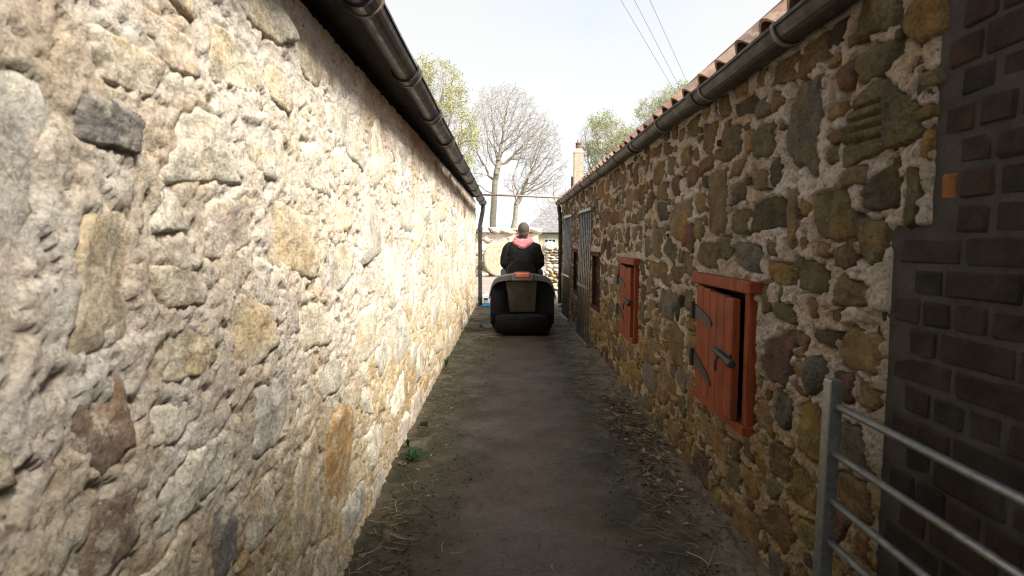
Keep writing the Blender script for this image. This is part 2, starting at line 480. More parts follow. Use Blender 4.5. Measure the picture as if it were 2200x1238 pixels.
xs = np.linspace(-0.80, 1.12, 130)
ys = [-2.0]
while ys[-1] < YEND + 0.35: ys.append(ys[-1] + max(0.016, 0.0045 * max(ys[-1], 0)))
ys = np.array(ys)
X, Y = np.meshgrid(xs, ys, indexing='ij')
Z = path_h(X, Y)
p = part('alley_path', (np.stack([X, Y, Z], -1).reshape(-1, 3), grid_faces(len(xs), len(ys))), M['path'], smooth=True)
tag(p, kind='structure')
xs2 = np.linspace(-14, 16, 40); ys2 = np.linspace(YEND + 0.28, 34, 30)
X, Y = np.meshgrid(xs2, ys2, indexing='ij')
Z = 0.004 + fbm(X * 0.25, Y * 0.25, 2, 2) * 0.004 - 0.003
p = part('yard', (np.stack([X, Y, Z], -1).reshape(-1, 3), grid_faces(len(xs2), len(ys2))), M['yard'], smooth=True)
tag(p, kind='structure')

# ------------------------------------------------------------------ rubble walls
class Stone:
    def __init__(s, cy, cz, w, h, r, rotk=0.10, colour=None, dome=None, groove=False, h0=None, pw=None):
        s.cy, s.cz, s.a, s.b = cy, cz, w / 2, h / 2
        s.rot = r.normal(0, rotk); s.shear = r.normal(0, 0.12); s.tap = r.normal(0, 0.10)
        s.round = pw                       # a rounded boulder when set, else an angular broken block
        ang = [0, math.pi / 2, math.pi, 1.5 * math.pi] + list(r.uniform(0, 6.28, r.integers(1, 4)))
        s.pa = np.array([a + r.normal(0, 0.17) for a in ang]); s.pd = np.array([r.uniform(0.86, 1.10) for _ in range(4)] + [r.uniform(0.95, 1.25) for _ in ang[4:]])
        s.q = r.uniform(14, 40)
        k = np.arange(3, 22)
        s.ka = r.normal(0, 1, len(k)) * 0.030 / (k / 3) ** 0.75; s.kp = r.uniform(0, 6.28, len(k)); s.k = k
        s.col = colour; s.seed = int(r.integers(0, 900)); s.groove = groove
        s.h0 = h0; s.dome = dome
        s.tilt = r.normal(0, 0.05, 2); s.sa = r.uniform(-0.6, 0.6)
    def n(s, t):
        return sum(a * np.cos(k * t + p) for a, k, p in zip(s.ka, s.k, s.kp))
    def rho(s, y, z):
        c, q = math.cos(s.rot), math.sin(s.rot)
        dy, dz = y - s.cy, z - s.cz
        u = (dy * c + dz * q) / s.a; v = (-dy * q + dz * c) / s.b
        u = (u - s.shear * v) / (1 + s.tap * v)
        t = np.arctan2(v, u)
        return np.hypot(u, v) / (s.edge(t) * (1 + s.n(t)))
    def edge(s, t):
        if s.round: return (np.abs(np.cos(t)) ** s.round + np.abs(np.sin(t)) ** s.round) ** (-1 / s.round)
        e = sum(np.maximum(0, np.cos(t - a) / d) ** s.q for a, d in zip(s.pa, s.pd))
        return e ** (-1 / s.q)
    def pt(s, t, r):
        ct, st = np.cos(t), np.sin(t)
        k = r * s.edge(t) * (1 + s.n(t)); u, v = k * ct, k * st
        u = u * (1 + s.tap * v) + s.shear * v
        c, q = math.cos(s.rot), math.sin(s.rot)
        dy, dz = u * s.a, v * s.b
        return s.cy + dy * c - dz * q, s.cz + dy * q + dz * c

def stone_shape(s, rough, sgn, X0, nang, rings):
    """A rounded, broken stone face standing in a wall whose plane is X0; sgn is the way it faces."""
    t = np.linspace(0, 2 * math.pi, nang, endpoint=False)
    V = []
    R = np.repeat(np.array(rings)[:, None], nang, 1); T = np.repeat(t[None], len(rings), 0)
    y, z = s.pt(T, R)
    o = s.seed
    strata = np.sin(s.sa) * y + np.cos(s.sa) * z
    big = min(1.0, (s.a + s.b) / 0.2)
    if s.groove: rough = rough * 0.45
    h = s.h0 + s.dome * (1 - R ** 2) + (y - s.cy) * s.tilt[0] + (z - s.cz) * s.tilt[1]
    h = h + rough * big * (fbm(y * 10 + o, z * 10, 5, o % 50, 0.62) + 0.55 * np.abs(pn(strata * 26, (y - z) * 5 + o, 4)))
    if s.groove:
        for gz in (-0.045, -0.012, 0.018, 0.050):
            h = h - 0.020 * np.exp(-((z - s.cz - gz - 0.02 * (y - s.cy)) / 0.0045) ** 2) * (y > s.cy - 0.03)
    h = h - np.clip(R - 0.93, 0, 1) * 0.28
    yy = y.reshape(-1); zz = z.reshape(-1); hh = h.reshape(-1)
    P = np.stack([X0 + sgn * hh, yy, zz], 1)
    c = np.array([[X0 + sgn * (h[0].mean() + 0.002), s.pt(0.0, 0)[0], s.pt(0.0, 0)[1]]])
    P = np.vstack([c, P]); Fc = []
    for k in range(nang):
        a, b = 1 + k, 1 + (k + 1) % nang
        Fc.append((0, a, b))
    for i in range(len(rings) - 1):
        for k in range(nang):
            a, b = 1 + i * nang + k, 1 + i * nang + (k + 1) % nang
            Fc.append((a, a + nang, b + nang, b))
    if sgn < 0: Fc = [f[::-1] for f in Fc]
    return P, Fc

def pack(heroes, y0, y1, z0, z1, keepout, classes, r, gap=0.008):
    res = 0.01
    nY, nZ = int((y1 - y0) / res), int((z1 - z0) / res)
    occ = np.zeros((nY, nZ), bool)
    def sl(cy, cz, w, h, gp):
        a = int((cy - w / 2 - gp - y0) / res); b = int((cy + w / 2 + gp - y0) / res) + 1
        c = int((cz - h / 2 - gp - z0) / res); d = int((cz + h / 2 + gp - z0) / res) + 1
        return a, b, c, d
    for cy, cz, w, h in [x[:4] for x in heroes] + keepout:
        a, b, c, d = sl(cy, cz, w, h, 0.0); occ[max(a, 0):max(b, 0), max(c, 0):max(d, 0)] = True
    out = []
    for w0, h0, nt in classes:
        ws = w0 * r.lognormal(0, 0.22, nt); hs = h0 * r.lognormal(0, 0.20, nt)
        cys = r.uniform(y0, y1, nt); czs = r.uniform(z0, z1, nt)
        for w, h, cy, cz in zip(ws, hs, cys, czs):
            if r.random() < 0.12: w, h = h, w
            a, b, c, d = sl(cy, cz, w, h, gap)
            if a < 0 or b >= nY or c < -4 or d >= nZ: continue
            c = max(c, 0)
            if occ[a:b, c:d].any(): continue
            a2, b2, c2, d2 = sl(cy, cz, w, h, 0.0); occ[a2:b2, max(c2, 0):d2] = True
            out.append((cy, cz, w, h))
    return out

def build_wall(parent, side, stones, y0, y1, ztop, m0, mamp, pits, openings, smat, mmat, rough, bulge=None, rag=0.28, deep=0.045, cover=(0.74, 1.03), fine=0.0035):
    """Mortar sheet and the stones bedded in it."""
    X0 = XL if side > 0 else XR
    ys = [y0]
    while ys[-1] < y1: ys.append(ys[-1] + max(0.0085, 0.0042 * max(ys[-1], 0.0)))
    ys[-1] = y1; ys = np.array(ys); zs = np.linspace(-0.05, ztop, int((ztop + 0.05) / 0.0095))
    Yg, Zg = np.meshgrid(ys, zs, indexing='ij')
    m = m0 + mamp * (fbm(Yg * 5, Zg * 5, 5, 11, 0.58)) + 0.006 * fbm(Yg * 1.1, Zg * 1.3, 2, 21) + fine * fbm(Yg * 38, Zg * 38, 2, 31)
    pit = sstep(0.46, 0.56, fbm(Yg * 11, Zg * 11, 4, 41)); m = m - pits * pit
    pit = sstep(0.32, 0.50, fbm(Yg * 26, Zg * 26, 2, 51)); m = m - pits * 0.5 * pit
    pit = sstep(0.30, 0.5, fbm(Yg * 60, Zg * 60, 1, 57)); m = m - pits * 0.3 * pit
    rmin = np.full(Yg.shape, 9.0)
    for s in stones:
        e = max(s.a, s.b) * 1.55 + 0.02
        i0, i1 = np.searchsorted(ys, [s.cy - e, s.cy + e]); j0, j1 = np.searchsorted(zs, [s.cz - e, s.cz + e])
        if i1 <= i0 or j1 <= j0: continue
        rr = s.rho(Yg[i0:i1, j0:j1], Zg[i0:i1, j0:j1])
        # joint width in metres, so that small stones keep a sharp edge too
        sc = min(s.a, s.b)
        rr = 1 + (rr - 1) * sc / 0.075
        rmin[i0:i1, j0:j1] = np.minimum(rmin[i0:i1, j0:j1], rr)
    dip = 1 - sstep(cover[0], cover[1], rmin + rag * fbm(Yg * 17, Zg * 17, 3, 61))
    lip = np.exp(-((rmin - 1.12) / 0.12) ** 2)
    m = m * (1 - dip) - deep * dip + lip * 0.003
    for (a, b, c, d, dep) in openings:
        k = (sstep(a - 0.012, a + 0.012, Yg) * (1 - sstep(b - 0.012, b + 0.012, Yg)) * sstep(c - 0.012, c + 0.012, Zg) * (1 - sstep(d - 0.012, d + 0.012, Zg)))
        m = m * (1 - k) - dep * k
    bl = bulge(Yg, Zg) if bulge else 0
    sgn = side
    P = np.stack([X0 + sgn * (m + bl), Yg, Zg], -1).reshape(-1, 3)
    Fc = grid_faces(len(ys), len(zs))
    if side < 0: Fc = Fc[:, ::-1]
    wall = part('wall', (P, Fc), mmat, parent, smooth=True)
    # individual stones
    def px(s):
        d = max(s.cy, 0.75)
        return s.a * s.b * (1243 / d) ** 2 * 1.0 / math.hypot(1, d) * (1 if 0.6 < s.cy < 12 else 0)
    order = sorted(stones, key=px, reverse=True)
    rest_v = []; rest_f = []; rest_c = []; off = 0
    for i, s in enumerate(order):
        sz = math.sqrt(max(px(s), 1))
        if sz > 55: nang, rings = 44, [0.16, 0.32, 0.48, 0.62, 0.75, 0.86, 0.95, 1.02, 1.16]
        elif sz > 22: nang, rings = 26, [0.25, 0.5, 0.7, 0.86, 0.98, 1.14]
        else: nang, rings = 14, [0.45, 0.78, 0.96, 1.14]
        if s.groove: nang, rings = 72, list(np.linspace(0.05, 0.95, 22)) + [1.06, 1.16]
        P, Fc = stone_shape(s, rough, sgn, X0, nang, rings)
        if bulge: P[:, 0] += sgn * bulge(P[:, 1], P[:, 2])
        C = np.repeat(np.array([s.col]), len(P), 0)
        if i < 300:
            part('stone', (P, Fc), smat, wall, smooth=True, cols=C)
        else:
            rest_v += P.tolist(); rest_f += [tuple(q + off for q in f) for f in Fc]; rest_c += C.tolist(); off += len(P)
    if rest_v:
        o = part('small_stones', (rest_v, rest_f), smat, wall, smooth=True, cols=np.array(rest_c)); tag(o, kind='stuff')
    return wall

CLS = [(0.28, 0.17, 300), (0.22, 0.14, 1000), (0.18, 0.115, 5000), (0.14, 0.095, 12000), (0.10, 0.07, 16000), (0.065, 0.045, 14000), (0.045, 0.03, 5000)]

# right-hand byre ----------------------------------------------------------
byre = empty('stone_byre', (0, 0, 0))
tag(byre, 'brown rubble stone byre with red hatches and clay tiled roof, right of the alley', 'building')
HATCH = [(2.40, 3.06, 0.475, 1.136), (4.62, 5.22, 0.478, 1.162), (6.62, 7.24, 0.48, 1.178), (8.76, 9.40, 0.48, 1.188)]
OLIVE, BROWN, RED, GREY, OCH, DARK, YEL, PURP = (0.112, 0.096, 0.054), (0.150, 0.108, 0.060), (0.135, 0.080, 0.052), (0.120, 0.107, 0.082), (0.190, 0.130, 0.054), (0.074, 0.062, 0.042), (0.165, 0.134, 0.052), (0.102, 0.066, 0.055)
HR = [(2.046,1.704,.268,.319,GREY),(1.640,1.636,.293,.2,OLIVE),(1.66,1.80,.158,.087,OLIVE),(1.791,1.80,.099,.077,RED),(1.838,1.570,.092,.057,OLIVE),
 (1.834,1.384,.237,.157,OLIVE),(1.600,1.433,.16,.1,DARK),(2.358,1.705,.203,.13,OLIVE),(2.201,1.929,.208,.094,BROWN),(1.74,1.498,.12,.06,BROWN),
 (2.863,1.501,.25,.311,BROWN),(2.72,1.752,.24,.154,OLIVE),(3.02,1.835,.20,.15,BROWN),(2.573,1.388,.197,.115,OLIVE),(2.303,1.409,.29,.141,DARK),
 (2.393,1.548,.161,.087,BROWN),(2.479,1.235,.304,.123,GREY),(2.99,1.232,.36,.13,OLIVE),(3.05,1.70,.235,.085,RED),(3.30,1.664,.22,.109,RED),
 (3.409,1.79,.208,.097,BROWN),(3.123,1.504,.191,.104,OCH),(3.60,1.641,.231,.119,DARK),(3.93,1.633,.32,.121,BROWN),(4.02,1.775,.30,.14,BROWN),
 (3.70,1.775,.192,.126,OLIVE),(2.624,1.63,.16,.07,BROWN),(2.599,1.515,.19,.10,DARK),(2.567,1.883,.203,.066,DARK),(1.943,1.178,.212,.115,OLIVE),
 (1.709,1.148,.18,.084,BROWN),(2.127,1.035,.191,.063,OLIVE),(2.18,0.86,.24,.181,PURP),(1.849,.987,.158,.048,DARK),(1.899,.853,.098,.136,GREY),
 (2.174,1.18,.205,.084,OCH),(1.655,.982,.18,.132,OCH),(1.62,.86,.09,.07,OCH),(1.894,.655,.208,.194,YEL),(1.944,.444,.203,.154,YEL),
 (2.385,.279,.144,.105,OCH),(1.66,.544,.16,.122,BROWN)]
r1 = np.random.default_rng(21)
keep = [(1.48, 0.66, 0.16, 1.32)] + [((a + b) / 2, (c + d) / 2, b - a + 0.09, d - c + 0.06) for a, b, c, d in HATCH]
fill = pack(HR, 1.41, YEND + 0.02, 0.0, 2.03, keep, CLS, r1, 0.003)
ST = []
for cy, cz, w, h, c in HR:
    s = Stone(cy, cz, w * 1.02, h * 1.02, r1, 0.04, c); s.h0 = r1.uniform(0.001, 0.009); s.dome = r1.uniform(0.000, 0.006); ST.append(s)
ST[1].groove = True; ST[1].rot = 0.02; ST[16].round = 2.2; ST[34].round = 2.3; ST[34].h0 = 0.02; ST[34].dome = 0.025
for cy, cz, w, h in fill:
    low = cz < 0.95 + 0.35 * r1.normal()
    pal = [BROWN, OLIVE, OCH, YEL, BROWN, GREY, PURP, OCH] if low else [BROWN, OLIVE, RED, GREY, BROWN, OLIVE, DARK, BROWN, OCH]
    c = np.array(pal[r1.integers(len(pal))]) * r1.uniform(0.75, 1.35)
    s = Stone(cy, cz, w * 1.07, h * 1.07, r1, 0.10, tuple(c)); s.h0 = r1.uniform(-0.001, 0.008); s.dome = r1.uniform(0.000, 0.006); ST.append(s)
opens = [(1.30, 1.555, -0.2, 1.335, 0.06), (1.30, 1.418, 1.30, 2.4, 0.06)] + [(a + 0.01, b - 0.005, c + 0.01, d - 0.02, 0.13) for a, b, c, d in HATCH] + [(a - 0.035, a + 0.02, c + 0.02, d - 0.09, 0.10) for a, b, c, d in HATCH]
build_wall(byre, -1, ST, 1.40, YEND, 2.06, 0.006, 0.009, 0.018, opens, M['stone_r'], M['mortar_r'], 0.011, None, 0.24, 0.036, (0.88, 1.08))
# body of the byre behind the wall face
RP = math.radians(40.3); EX, EZ = 0.935, 2.075           # lower edge of the roof
RW = 4.6                                               # building depth
ridge_x = XR + RW / 2
part('gable_wall', (
    [(XR + .03, YEND - .02, 0), (XR + RW, YEND - .02, 0), (XR + RW, YEND - .02, 2.05), (ridge_x, YEND - .02, EZ + (ridge_x - EX) * math.tan(RP) - .06), (XR + .03, YEND - .02, 2.05),
     (XR + .03, YEND - .4, 0), (XR + RW, YEND - .4, 0), (XR + RW, YEND - .4, 2.05), (ridge_x, YEND - .4, EZ + (ridge_x - EX) * math.tan(RP) - .06), (XR + .03, YEND - .4, 2.05)],
    [(0, 1, 2, 3, 4)[::-1], (5, 6, 7, 8, 9), (0, 1, 6, 5), (1, 2, 7, 6), (2, 3, 8, 7), (3, 4, 9, 8), (4, 0, 5, 9)]), M['mortar_r'], byre)
part('back_wall', box(XR + RW - .4, XR + RW - .002, 1.6, YEND - .41, 0, 2.04), M['mortar_r'], byre)

# hatches
def hatch(parent, y0, y1, z0, z1, seed, ajar, near=True):
    r = random.Random(seed)
    hx = XR - 0.030 if near else XR - 0.002
    red = M['red'] if near else M['red_shade']; set_in = 0.0 if near else 0.06
    h = part('hatch', box(hx + 0.005, hx + 0.055, y0 - 0.004, y0 + 0.042, z0 + 0.04, z1 - 0.048, 0.004), red, parent)   # jamb nearest the brick
    h['label'] = 'red painted plank hatch with iron strap hinges'
    part('jamb', box(hx, hx + 0.05, y1 - 0.040, y1 + 0.002, z0 + 0.04, z1 - 0.048, 0.004), red, h)
    V, Fc = box(hx - 0.022, hx + 0.06, y0 - 0.062, y1 + 0.03, z1 - 0.052, z1, 0.005); part('lintel', (V, Fc), red, h)
    part('sill', box(hx - 0.012, hx + 0.06, y0 - 0.012, y1 + 0.03, z0, z0 + 0.042, 0.005), red, h)
    part('unlit_backing', box(hx + 0.115, hx + 0.125, y0 + 0.01, y1 - 0.01, z0 + 0.02, z1 - 0.03), M['dark'], h)  # near-black sheet painted as the unlit space behind the planks
    n = 5; a = y0 + 0.062; b = y1 - 0.045; w = (b - a) / n; th = 0.034
    ang = ajar
    for i in range(n):
        ya = b - (i + 1) * w + 0.0025; yb = b - i * w - 0.001
        top = z1 - 0.088 + (0.022 if i < 2 else 0.008) + r.uniform(-0.006, 0.006)
        vf = box(0, th, ya - b, yb - b, z0 + 0.044 + r.uniform(0, 0.004), top, 0.0035)
        Mx = Matrix.Translation((hx - 0.012 + set_in + r.uniform(-0.002, 0.002), b, 0)) @ Matrix.Rotation(-ang, 4, 'Z')
        part('plank', xf(vf, Mx), red, h)
    D = Matrix.Translation((hx - 0.012 + set_in, b, 0)) @ Matrix.Rotation(-ang, 4, 'Z')
    for zc, dr in ((z0 + 0.70 * (z1 - z0), -0.10), (z0 + 0.32 * (z1 - z0), -0.22)):
        L = 0.29; pts = []
        for t in np.linspace(0, 1, 8):
            half = 0.034 * (1 - 0.45 * t) if t < 0.95 else 0.010
            pts.append((-t * L, zc + dr * L * t * (0.6 + 0.6 * t), half))
        V = []; Fc = []
        for y, z, hf in pts:
            V += [(-0.007, y + 0.02, z - hf), (-0.007, y + 0.02, z + hf), (-0.001, y + 0.02, z + hf), (-0.001, y + 0.02, z - hf)]
        for i in range(7):
            o = i * 4
            for k in range(4): Fc.append((o + k, o + (k + 1) % 4, o + 4 + (k + 1) % 4, o + 4 + k))
        Fc += [(0, 3, 2, 1), (28, 29, 30, 31)]
        part('strap_hinge', xf((V, Fc), D), M['strap'], h)
        part('hinge_pin', lathe([(0.013, zc - 0.045), (0.013, zc + 0.045)], 10, 'z', (hx - 0.022 + set_in, b + 0.038, 0)), M['strap'], h)
    zc = z0 + 0.48 * (z1 - z0)
    la = part('latch_plate', xf(box(-0.008, -0.001, a - b + 0.002, a - b + 0.15, zc - 0.028, zc + 0.022, 0.003), D), M['strap'], h)
    part('bolt', xf(tube([(-0.02, a - b - 0.07, zc - 0.01), (-0.02, a - b + 0.19, zc + 0.012)], 0.011, 8), D), M['strap'], h)
    part('bolt_keeper', xf(lathe([(0.008, -0.03), (0.017, -0.026), (0.019, 0.0), (0.016, 0.022), (0.006, 0.026)], 12, 'y', (-0.020, a - b - 0.04, zc - 0.008)), D), M['strap'], h)
    part('bolt_handle', xf(tube([(-0.024, a - b + 0.10, zc), (-0.036, a - b + 0.105, zc - 0.03), (-0.034, a - b + 0.11, zc - 0.075)], 0.006, 6), D), M['strap'], h)
    return h
for i, (a, b, c, d) in enumerate(HATCH):
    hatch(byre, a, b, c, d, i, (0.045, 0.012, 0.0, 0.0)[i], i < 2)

# roof of the byre
def pantile(w=0.25, L=0.36, th=0.013):
    us = np.linspace(0, 1, 13); V = []; Fc = []
    prof = [(u * w, 0.040 * math.sin(2 * math.pi * (u - 0.06)) * (1.0 if u < 0.56 else 0.55)) for u in us]
    for t in (0, 1):
        for y, h in prof: V.append((t * L, y, h))
        for y, h in prof: V.append((t * L, y, h - th))
    n = len(prof)
    for i in range(n - 1):
        Fc.append((i, i + 1, 2 * n + i + 1, 2 * n + i)); Fc.append((n + i, 3 * n + i, 3 * n + i + 1, n + i + 1))
        Fc.append((i, n + i, n + i + 1, i + 1)); Fc.append((2 * n + i, 2 * n + i + 1, 3 * n + i + 1, 3 * n + i))
    Fc.append((0, 2 * n, 3 * n, n)); Fc.append((n - 1, 2 * n - 1, 4 * n - 1, 3 * n - 1))
    return V, Fc
tile_me = mesh_data('roof_tile', *pantile(), smooth=False); tile_me.materials.append(M['clay'])
y_lo, y_hi = 1.80, YEND + 0.06
slope_len = (ridge_x - EX) / math.cos(RP)
roof = part('roof', (
    [(EX + .02, y_lo, EZ - .03), (EX + .02, y_hi, EZ - .03), (ridge_x, y_hi, EZ - .03 + (ridge_x - EX) * math.tan(RP)), (ridge_x, y_lo, EZ - .03 + (ridge_x - EX) * math.tan(RP)),
     (XR + RW + .1, y_lo, EZ - .03), (XR + RW + .1, y_hi, EZ - .03)],
    [(0, 1, 2, 3), (3, 2, 5, 4)]), M['soffit'], byre)
def roof_tiles(roof, ex, ez, sgn, y0, y1, rows, indiv_rows, seed, pitch):
    r = random.Random(seed); n = int((y1 - y0) / 0.222)
    rv = []; rf = []
    for j in range(rows):
        for i in range(n):
            up = j * 0.285
            M_ = (Matrix.Translation((ex + sgn * up * math.cos(pitch), y0 + i * 0.222, ez + up * math.sin(pitch) + 0.004 * r.uniform(-1, 1)))
                  @ (Matrix.Identity(4) if sgn > 0 else Matrix.Scale(-1, 4, (1, 0, 0)))
                  @ Matrix.Rotation(-pitch + 0.035 + r.gauss(0, 0.012), 4, 'Y') @ Matrix.Rotation(r.gauss(0, 0.012), 4, 'Z') @ Matrix.Rotation(r.gauss(0, 0.015), 4, 'X')
                  @ Matrix.Translation((-0.045 + 0.006 * r.gauss(0, 1), 0, 0)))
            if j < indiv_rows and y0 + i * 0.222 < 12:
                o = link('roof_tile', tile_me, None, roof); o.matrix_local = M_
            else:
                o = len(rv); rv += [tuple(M_ @ v.co) for v in tile_me.vertices]; rf += [tuple(k + o for k in p_.vertices) for p_ in tile_me.polygons]
    if rv:
        tag(part('upper_tiles', (rv, rf), M['clay'], roof), kind='stuff')
roof_tiles(roof, EX, EZ, 1, y_lo, y_hi, 11, 6, 3, RP)
part('ridge_tiles', lathe([(0.13, y_lo), (0.13, y_hi)], 12, 'y', (ridge_x, 0, EZ + (ridge_x - EX) * math.tan(RP) - 0.02)), M['clay'], roof)

def half_gutter(x, za, zb, ya, yb, r, th=0.006, n=12):
    ring = []
    for yy in np.linspace(ya, yb, int((yb - ya) / 0.15)):
        zz = za + (zb - za) * (yy - ya) / (yb - ya) + 0.0035 * math.sin(yy * 4.1) + 0.003 * math.sin(yy * 1.7 + 1)
        rr = []
        for k in range(n + 1):
            a = math.pi + math.pi * k / n; rr.append((x + r * math.cos(a), yy, zz + r * math.sin(a)))
        rr2 = []
        for k in range(n, -1, -1):
            a = math.pi + math.pi * k / n; rr2.append((x + (r - th) * math.cos(a), yy, zz + (r - th) * math.sin(a)))
        # rolled lip
        rr = [(x - r - 0.006, yy, zz + 0.004), (x - r - 0.006, yy, zz - 0.008)] + rr + [(x + r + 0.006, yy, zz - 0.008), (x + r + 0.006, yy, zz + 0.004)] + rr2
        ring.append(rr)
    return loft(ring)
GXr, GRr = 0.953, 0.060
gz = lambda y: 2.030 + 0.0035 * (y - 2)
gut = part('gutter', half_gutter(GXr, gz(1.66), gz(YEND + .05), 1.66, YEND + .05, GRr), M['iron_r'], byre)
def arc_band(x, y0, y1, z, r, th, a0, a1, n=14):
    rings = []
    for yy in (y0, y1):
        rr = [(x + (r + th) * math.cos(a0 + (a1 - a0) * k / n), yy, z + (r + th) * math.sin(a0 + (a1 - a0) * k / n)) for k in range(n + 1)]
        rr += [(x + r * math.cos(a1 - (a1 - a0) * k / n), yy, z + r * math.sin(a1 - (a1 - a0) * k / n)) for k in range(n + 1)]
        rings.append(rr)
    return loft(rings)
yb_ = 2.02
k = 0
while yb_ < YEND:
    part('gutter_bracket', arc_band(GXr, yb_, yb_ + 0.022, gz(yb_), GRr + 0.002, 0.005, math.pi * 0.97, math.pi * 1.75), M['bracket'], gut)
    if k % 2 == 1:
        part('gutter_joint', arc_band(GXr, yb_ + 0.12, yb_ + 0.19, gz(yb_ + .15), GRr + 0.001, 0.007, math.pi * 0.98, math.pi * 2.02), M['iron_r'], gut)
    yb_ += 0.78 + 0.05 * math.sin(k * 2.1); k += 1
dp = part('downpipe', join(tube([(0.955, YEND - .06, 2.00), (0.965, YEND - .06, 1.90), (0.985, YEND - .06, 1.80), (0.985, YEND - .06, 0.03)], 0.040, 12)), M['iron_r'], byre)
for z_ in (1.72, 1.05, 0.25):
    part('pipe_collar', lathe([(0.040, z_), (0.050, z_ + .004), (0.050, z_ + .06), (0.040, z_ + .066)], 14, 'z', (0.985, YEND - .06, 0)), M['iron_r'], dp)

# left-hand barn -------------------------------------------------------------
barn = empty('stone_barn', (0, 0, 0))
tag(barn, 'pale cream rubble stone barn with black iron gutter, left of the alley', 'building')
TAN, BEI, LG, PALE, ORA, DGR, BRN, PNK = (0.54, 0.455, 0.33), (0.61, 0.54, 0.42), (0.53, 0.495, 0.43), (0.68, 0.62, 0.51), (0.46, 0.30, 0.14), (0.24, 0.22, 0.20), (0.30, 0.215, 0.16), (0.60, 0.51, 0.43)
HL = [(1.03,1.50,.17,.085,DGR),(1.10,1.615,.226,.095,BEI),(1.01,1.24,.169,.236,TAN),(1.239,1.06,.25,.125,TAN),(1.666,.809,.28,.21,LG),(2.298,.436,.36,.38,ORA),
 (0.979,.976,.16,.16,BRN),(1.904,.438,.28,.36,TAN),(1.351,1.52,.24,.165,PALE),(1.564,1.07,.24,.19,TAN),(2.361,1.195,.38,.22,LG),(1.25,1.70,.20,.10,PNK),
 (1.52,1.751,.27,.14,BEI),(1.657,1.559,.22,.16,LG),(1.462,1.333,.28,.14,PNK),(1.24,1.20,.20,.10,BEI),(1.164,.925,.15,.09,PALE),(.976,.79,.13,.13,BRN),
 (1.259,.782,.26,.13,PALE),(1.562,.54,.22,.20,BEI),(2.077,1.56,.26,.18,PALE),(2.977,1.368,.50,.30,LG),(2.091,1.0,.34,.20,BEI),(2.75,.85,.34,.26,BEI),(2.62,1.75,.34,.20,LG),
 (1.36,.55,.15,.16,DGR),(1.12,.60,.20,.15,TAN),(2.95,.30,.42,.20,PALE),(2.0,.13,.34,.17,TAN),(2.45,.14,.36,.16,LG),(1.55,.28,.3,.17,TAN)]
r2 = np.random.default_rng(5)
CLSL = [(0.46, 0.28, 900), (0.36, 0.22, 2500), (0.26, 0.17, 4000), (0.17, 0.12, 5000), (0.11, 0.075, 5000)]
fill = pack(HL, 0.25, YEND + 0.02, 0.0, 2.12, [], CLSL, r2, 0.02)
ST = []
for cy, cz, w, h, c in HL:
    s = Stone(cy, cz, w, h, r2, 0.06, c); s.h0 = r2.uniform(-0.003, 0.006); s.dome = r2.uniform(0.000, 0.007); ST.append(s)
ST[0].h0 = 0.012
for cy, cz, w, h in fill:
    pal = [BEI, PALE, TAN, LG, PALE, PNK, BEI, PALE] if r2.random() > 0.06 else [ORA, TAN, DGR, BRN]
    c = np.array(pal[r2.integers(len(pal))]) * r2.uniform(0.88, 1.15)
    s = Stone(cy, cz, w, h, r2, 0.12, tuple(c)); s.h0 = r2.uniform(-0.007, 0.003); s.dome = r2.uniform(0.000, 0.005); ST.append(s)
bulge = lambda y, z: 0.055 * np.exp(-np.maximum(z, 0) / 0.16) * np.exp(-((y - 1.9) / 0.9) ** 2) + 0.012 * np.exp(-np.maximum(z, 0) / 0.2)
build_wall(barn, 1, ST, 0.25, YEND, 2.10, 0.002, 0.0030, 0.013, [], M['stone_l'], M['mortar_l'], 0.0070, bulge, 0.60, 0.008, (0.74, 1.03), 0.0018)
part('near_wall', box(XL - .40, XL - .004, -4.0, 0.25, 0, 2.16), M['mortar_l'], barn)
LRX, LRW = XL - 2.3, 4.6
LP = math.radians(40); LEX, LEZ = XL + 0.085, 2.235
part('gable_wall', (
    [(XL - .03, YEND - .02, 0), (XL - LRW, YEND - .02, 0), (XL - LRW, YEND - .02, 2.1), (LRX, YEND - .02, LEZ + (LEX - LRX) * math.tan(LP) - .08), (XL - .03, YEND - .02, 2.15),
     (XL - .03, YEND - .4, 0), (XL - LRW, YEND - .4, 0), (XL - LRW, YEND - .4, 2.1), (LRX, YEND - .4, LEZ + (LEX - LRX) * math.tan(LP) - .08), (XL - .03, YEND - .4, 2.15)],
    [(0, 1, 2, 3, 4), (5, 6, 7, 8, 9)[::-1], (0, 1, 6, 5), (1, 2, 7, 6), (2, 3, 8, 7), (3, 4, 9, 8), (4, 0, 5, 9)]), M['mortar_l'], barn)
part('eaves_board', box(XL - 0.12, LEX + 0.01, -4.0, YEND + .03, 2.175, 2.21), M['soffit'], barn)
part('eaves_void', box(XL - 0.40, XL - 0.10, 0.25, YEND - .03, 2.0, 2.172), M['soffit'], barn)  # dark block put in to paint the black void under the eaves
lroof = part('roof', (
    [(LEX, -4, LEZ - .03), (LEX, y_hi, LEZ - .03), (LRX, y_hi, LEZ - .03 + (LEX - LRX) * math.tan(LP)), (LRX, -4, LEZ - .03 + (LEX - LRX) * math.tan(LP)), (XL - LRW - .1, -4, LEZ - .03), (XL - LRW - .1, y_hi, LEZ - .03)],
    [(0, 3, 2, 1), (3, 4, 5, 2)]), M['soffit'], barn)
roof_tiles(lroof, LEX, LEZ, -1, 0.6, y_hi, 3, 0, 8, LP)
GXl, GRl = -0.545, 0.063
lz = lambda y: 2.205 - 0.0150 * (y - 2.2)
lg = part('gutter', half_gutter(GXl, lz(-3), lz(YEND + .02), -3, YEND + .02, GRl), M['iron'], barn)
k = 0; yy = 1.22
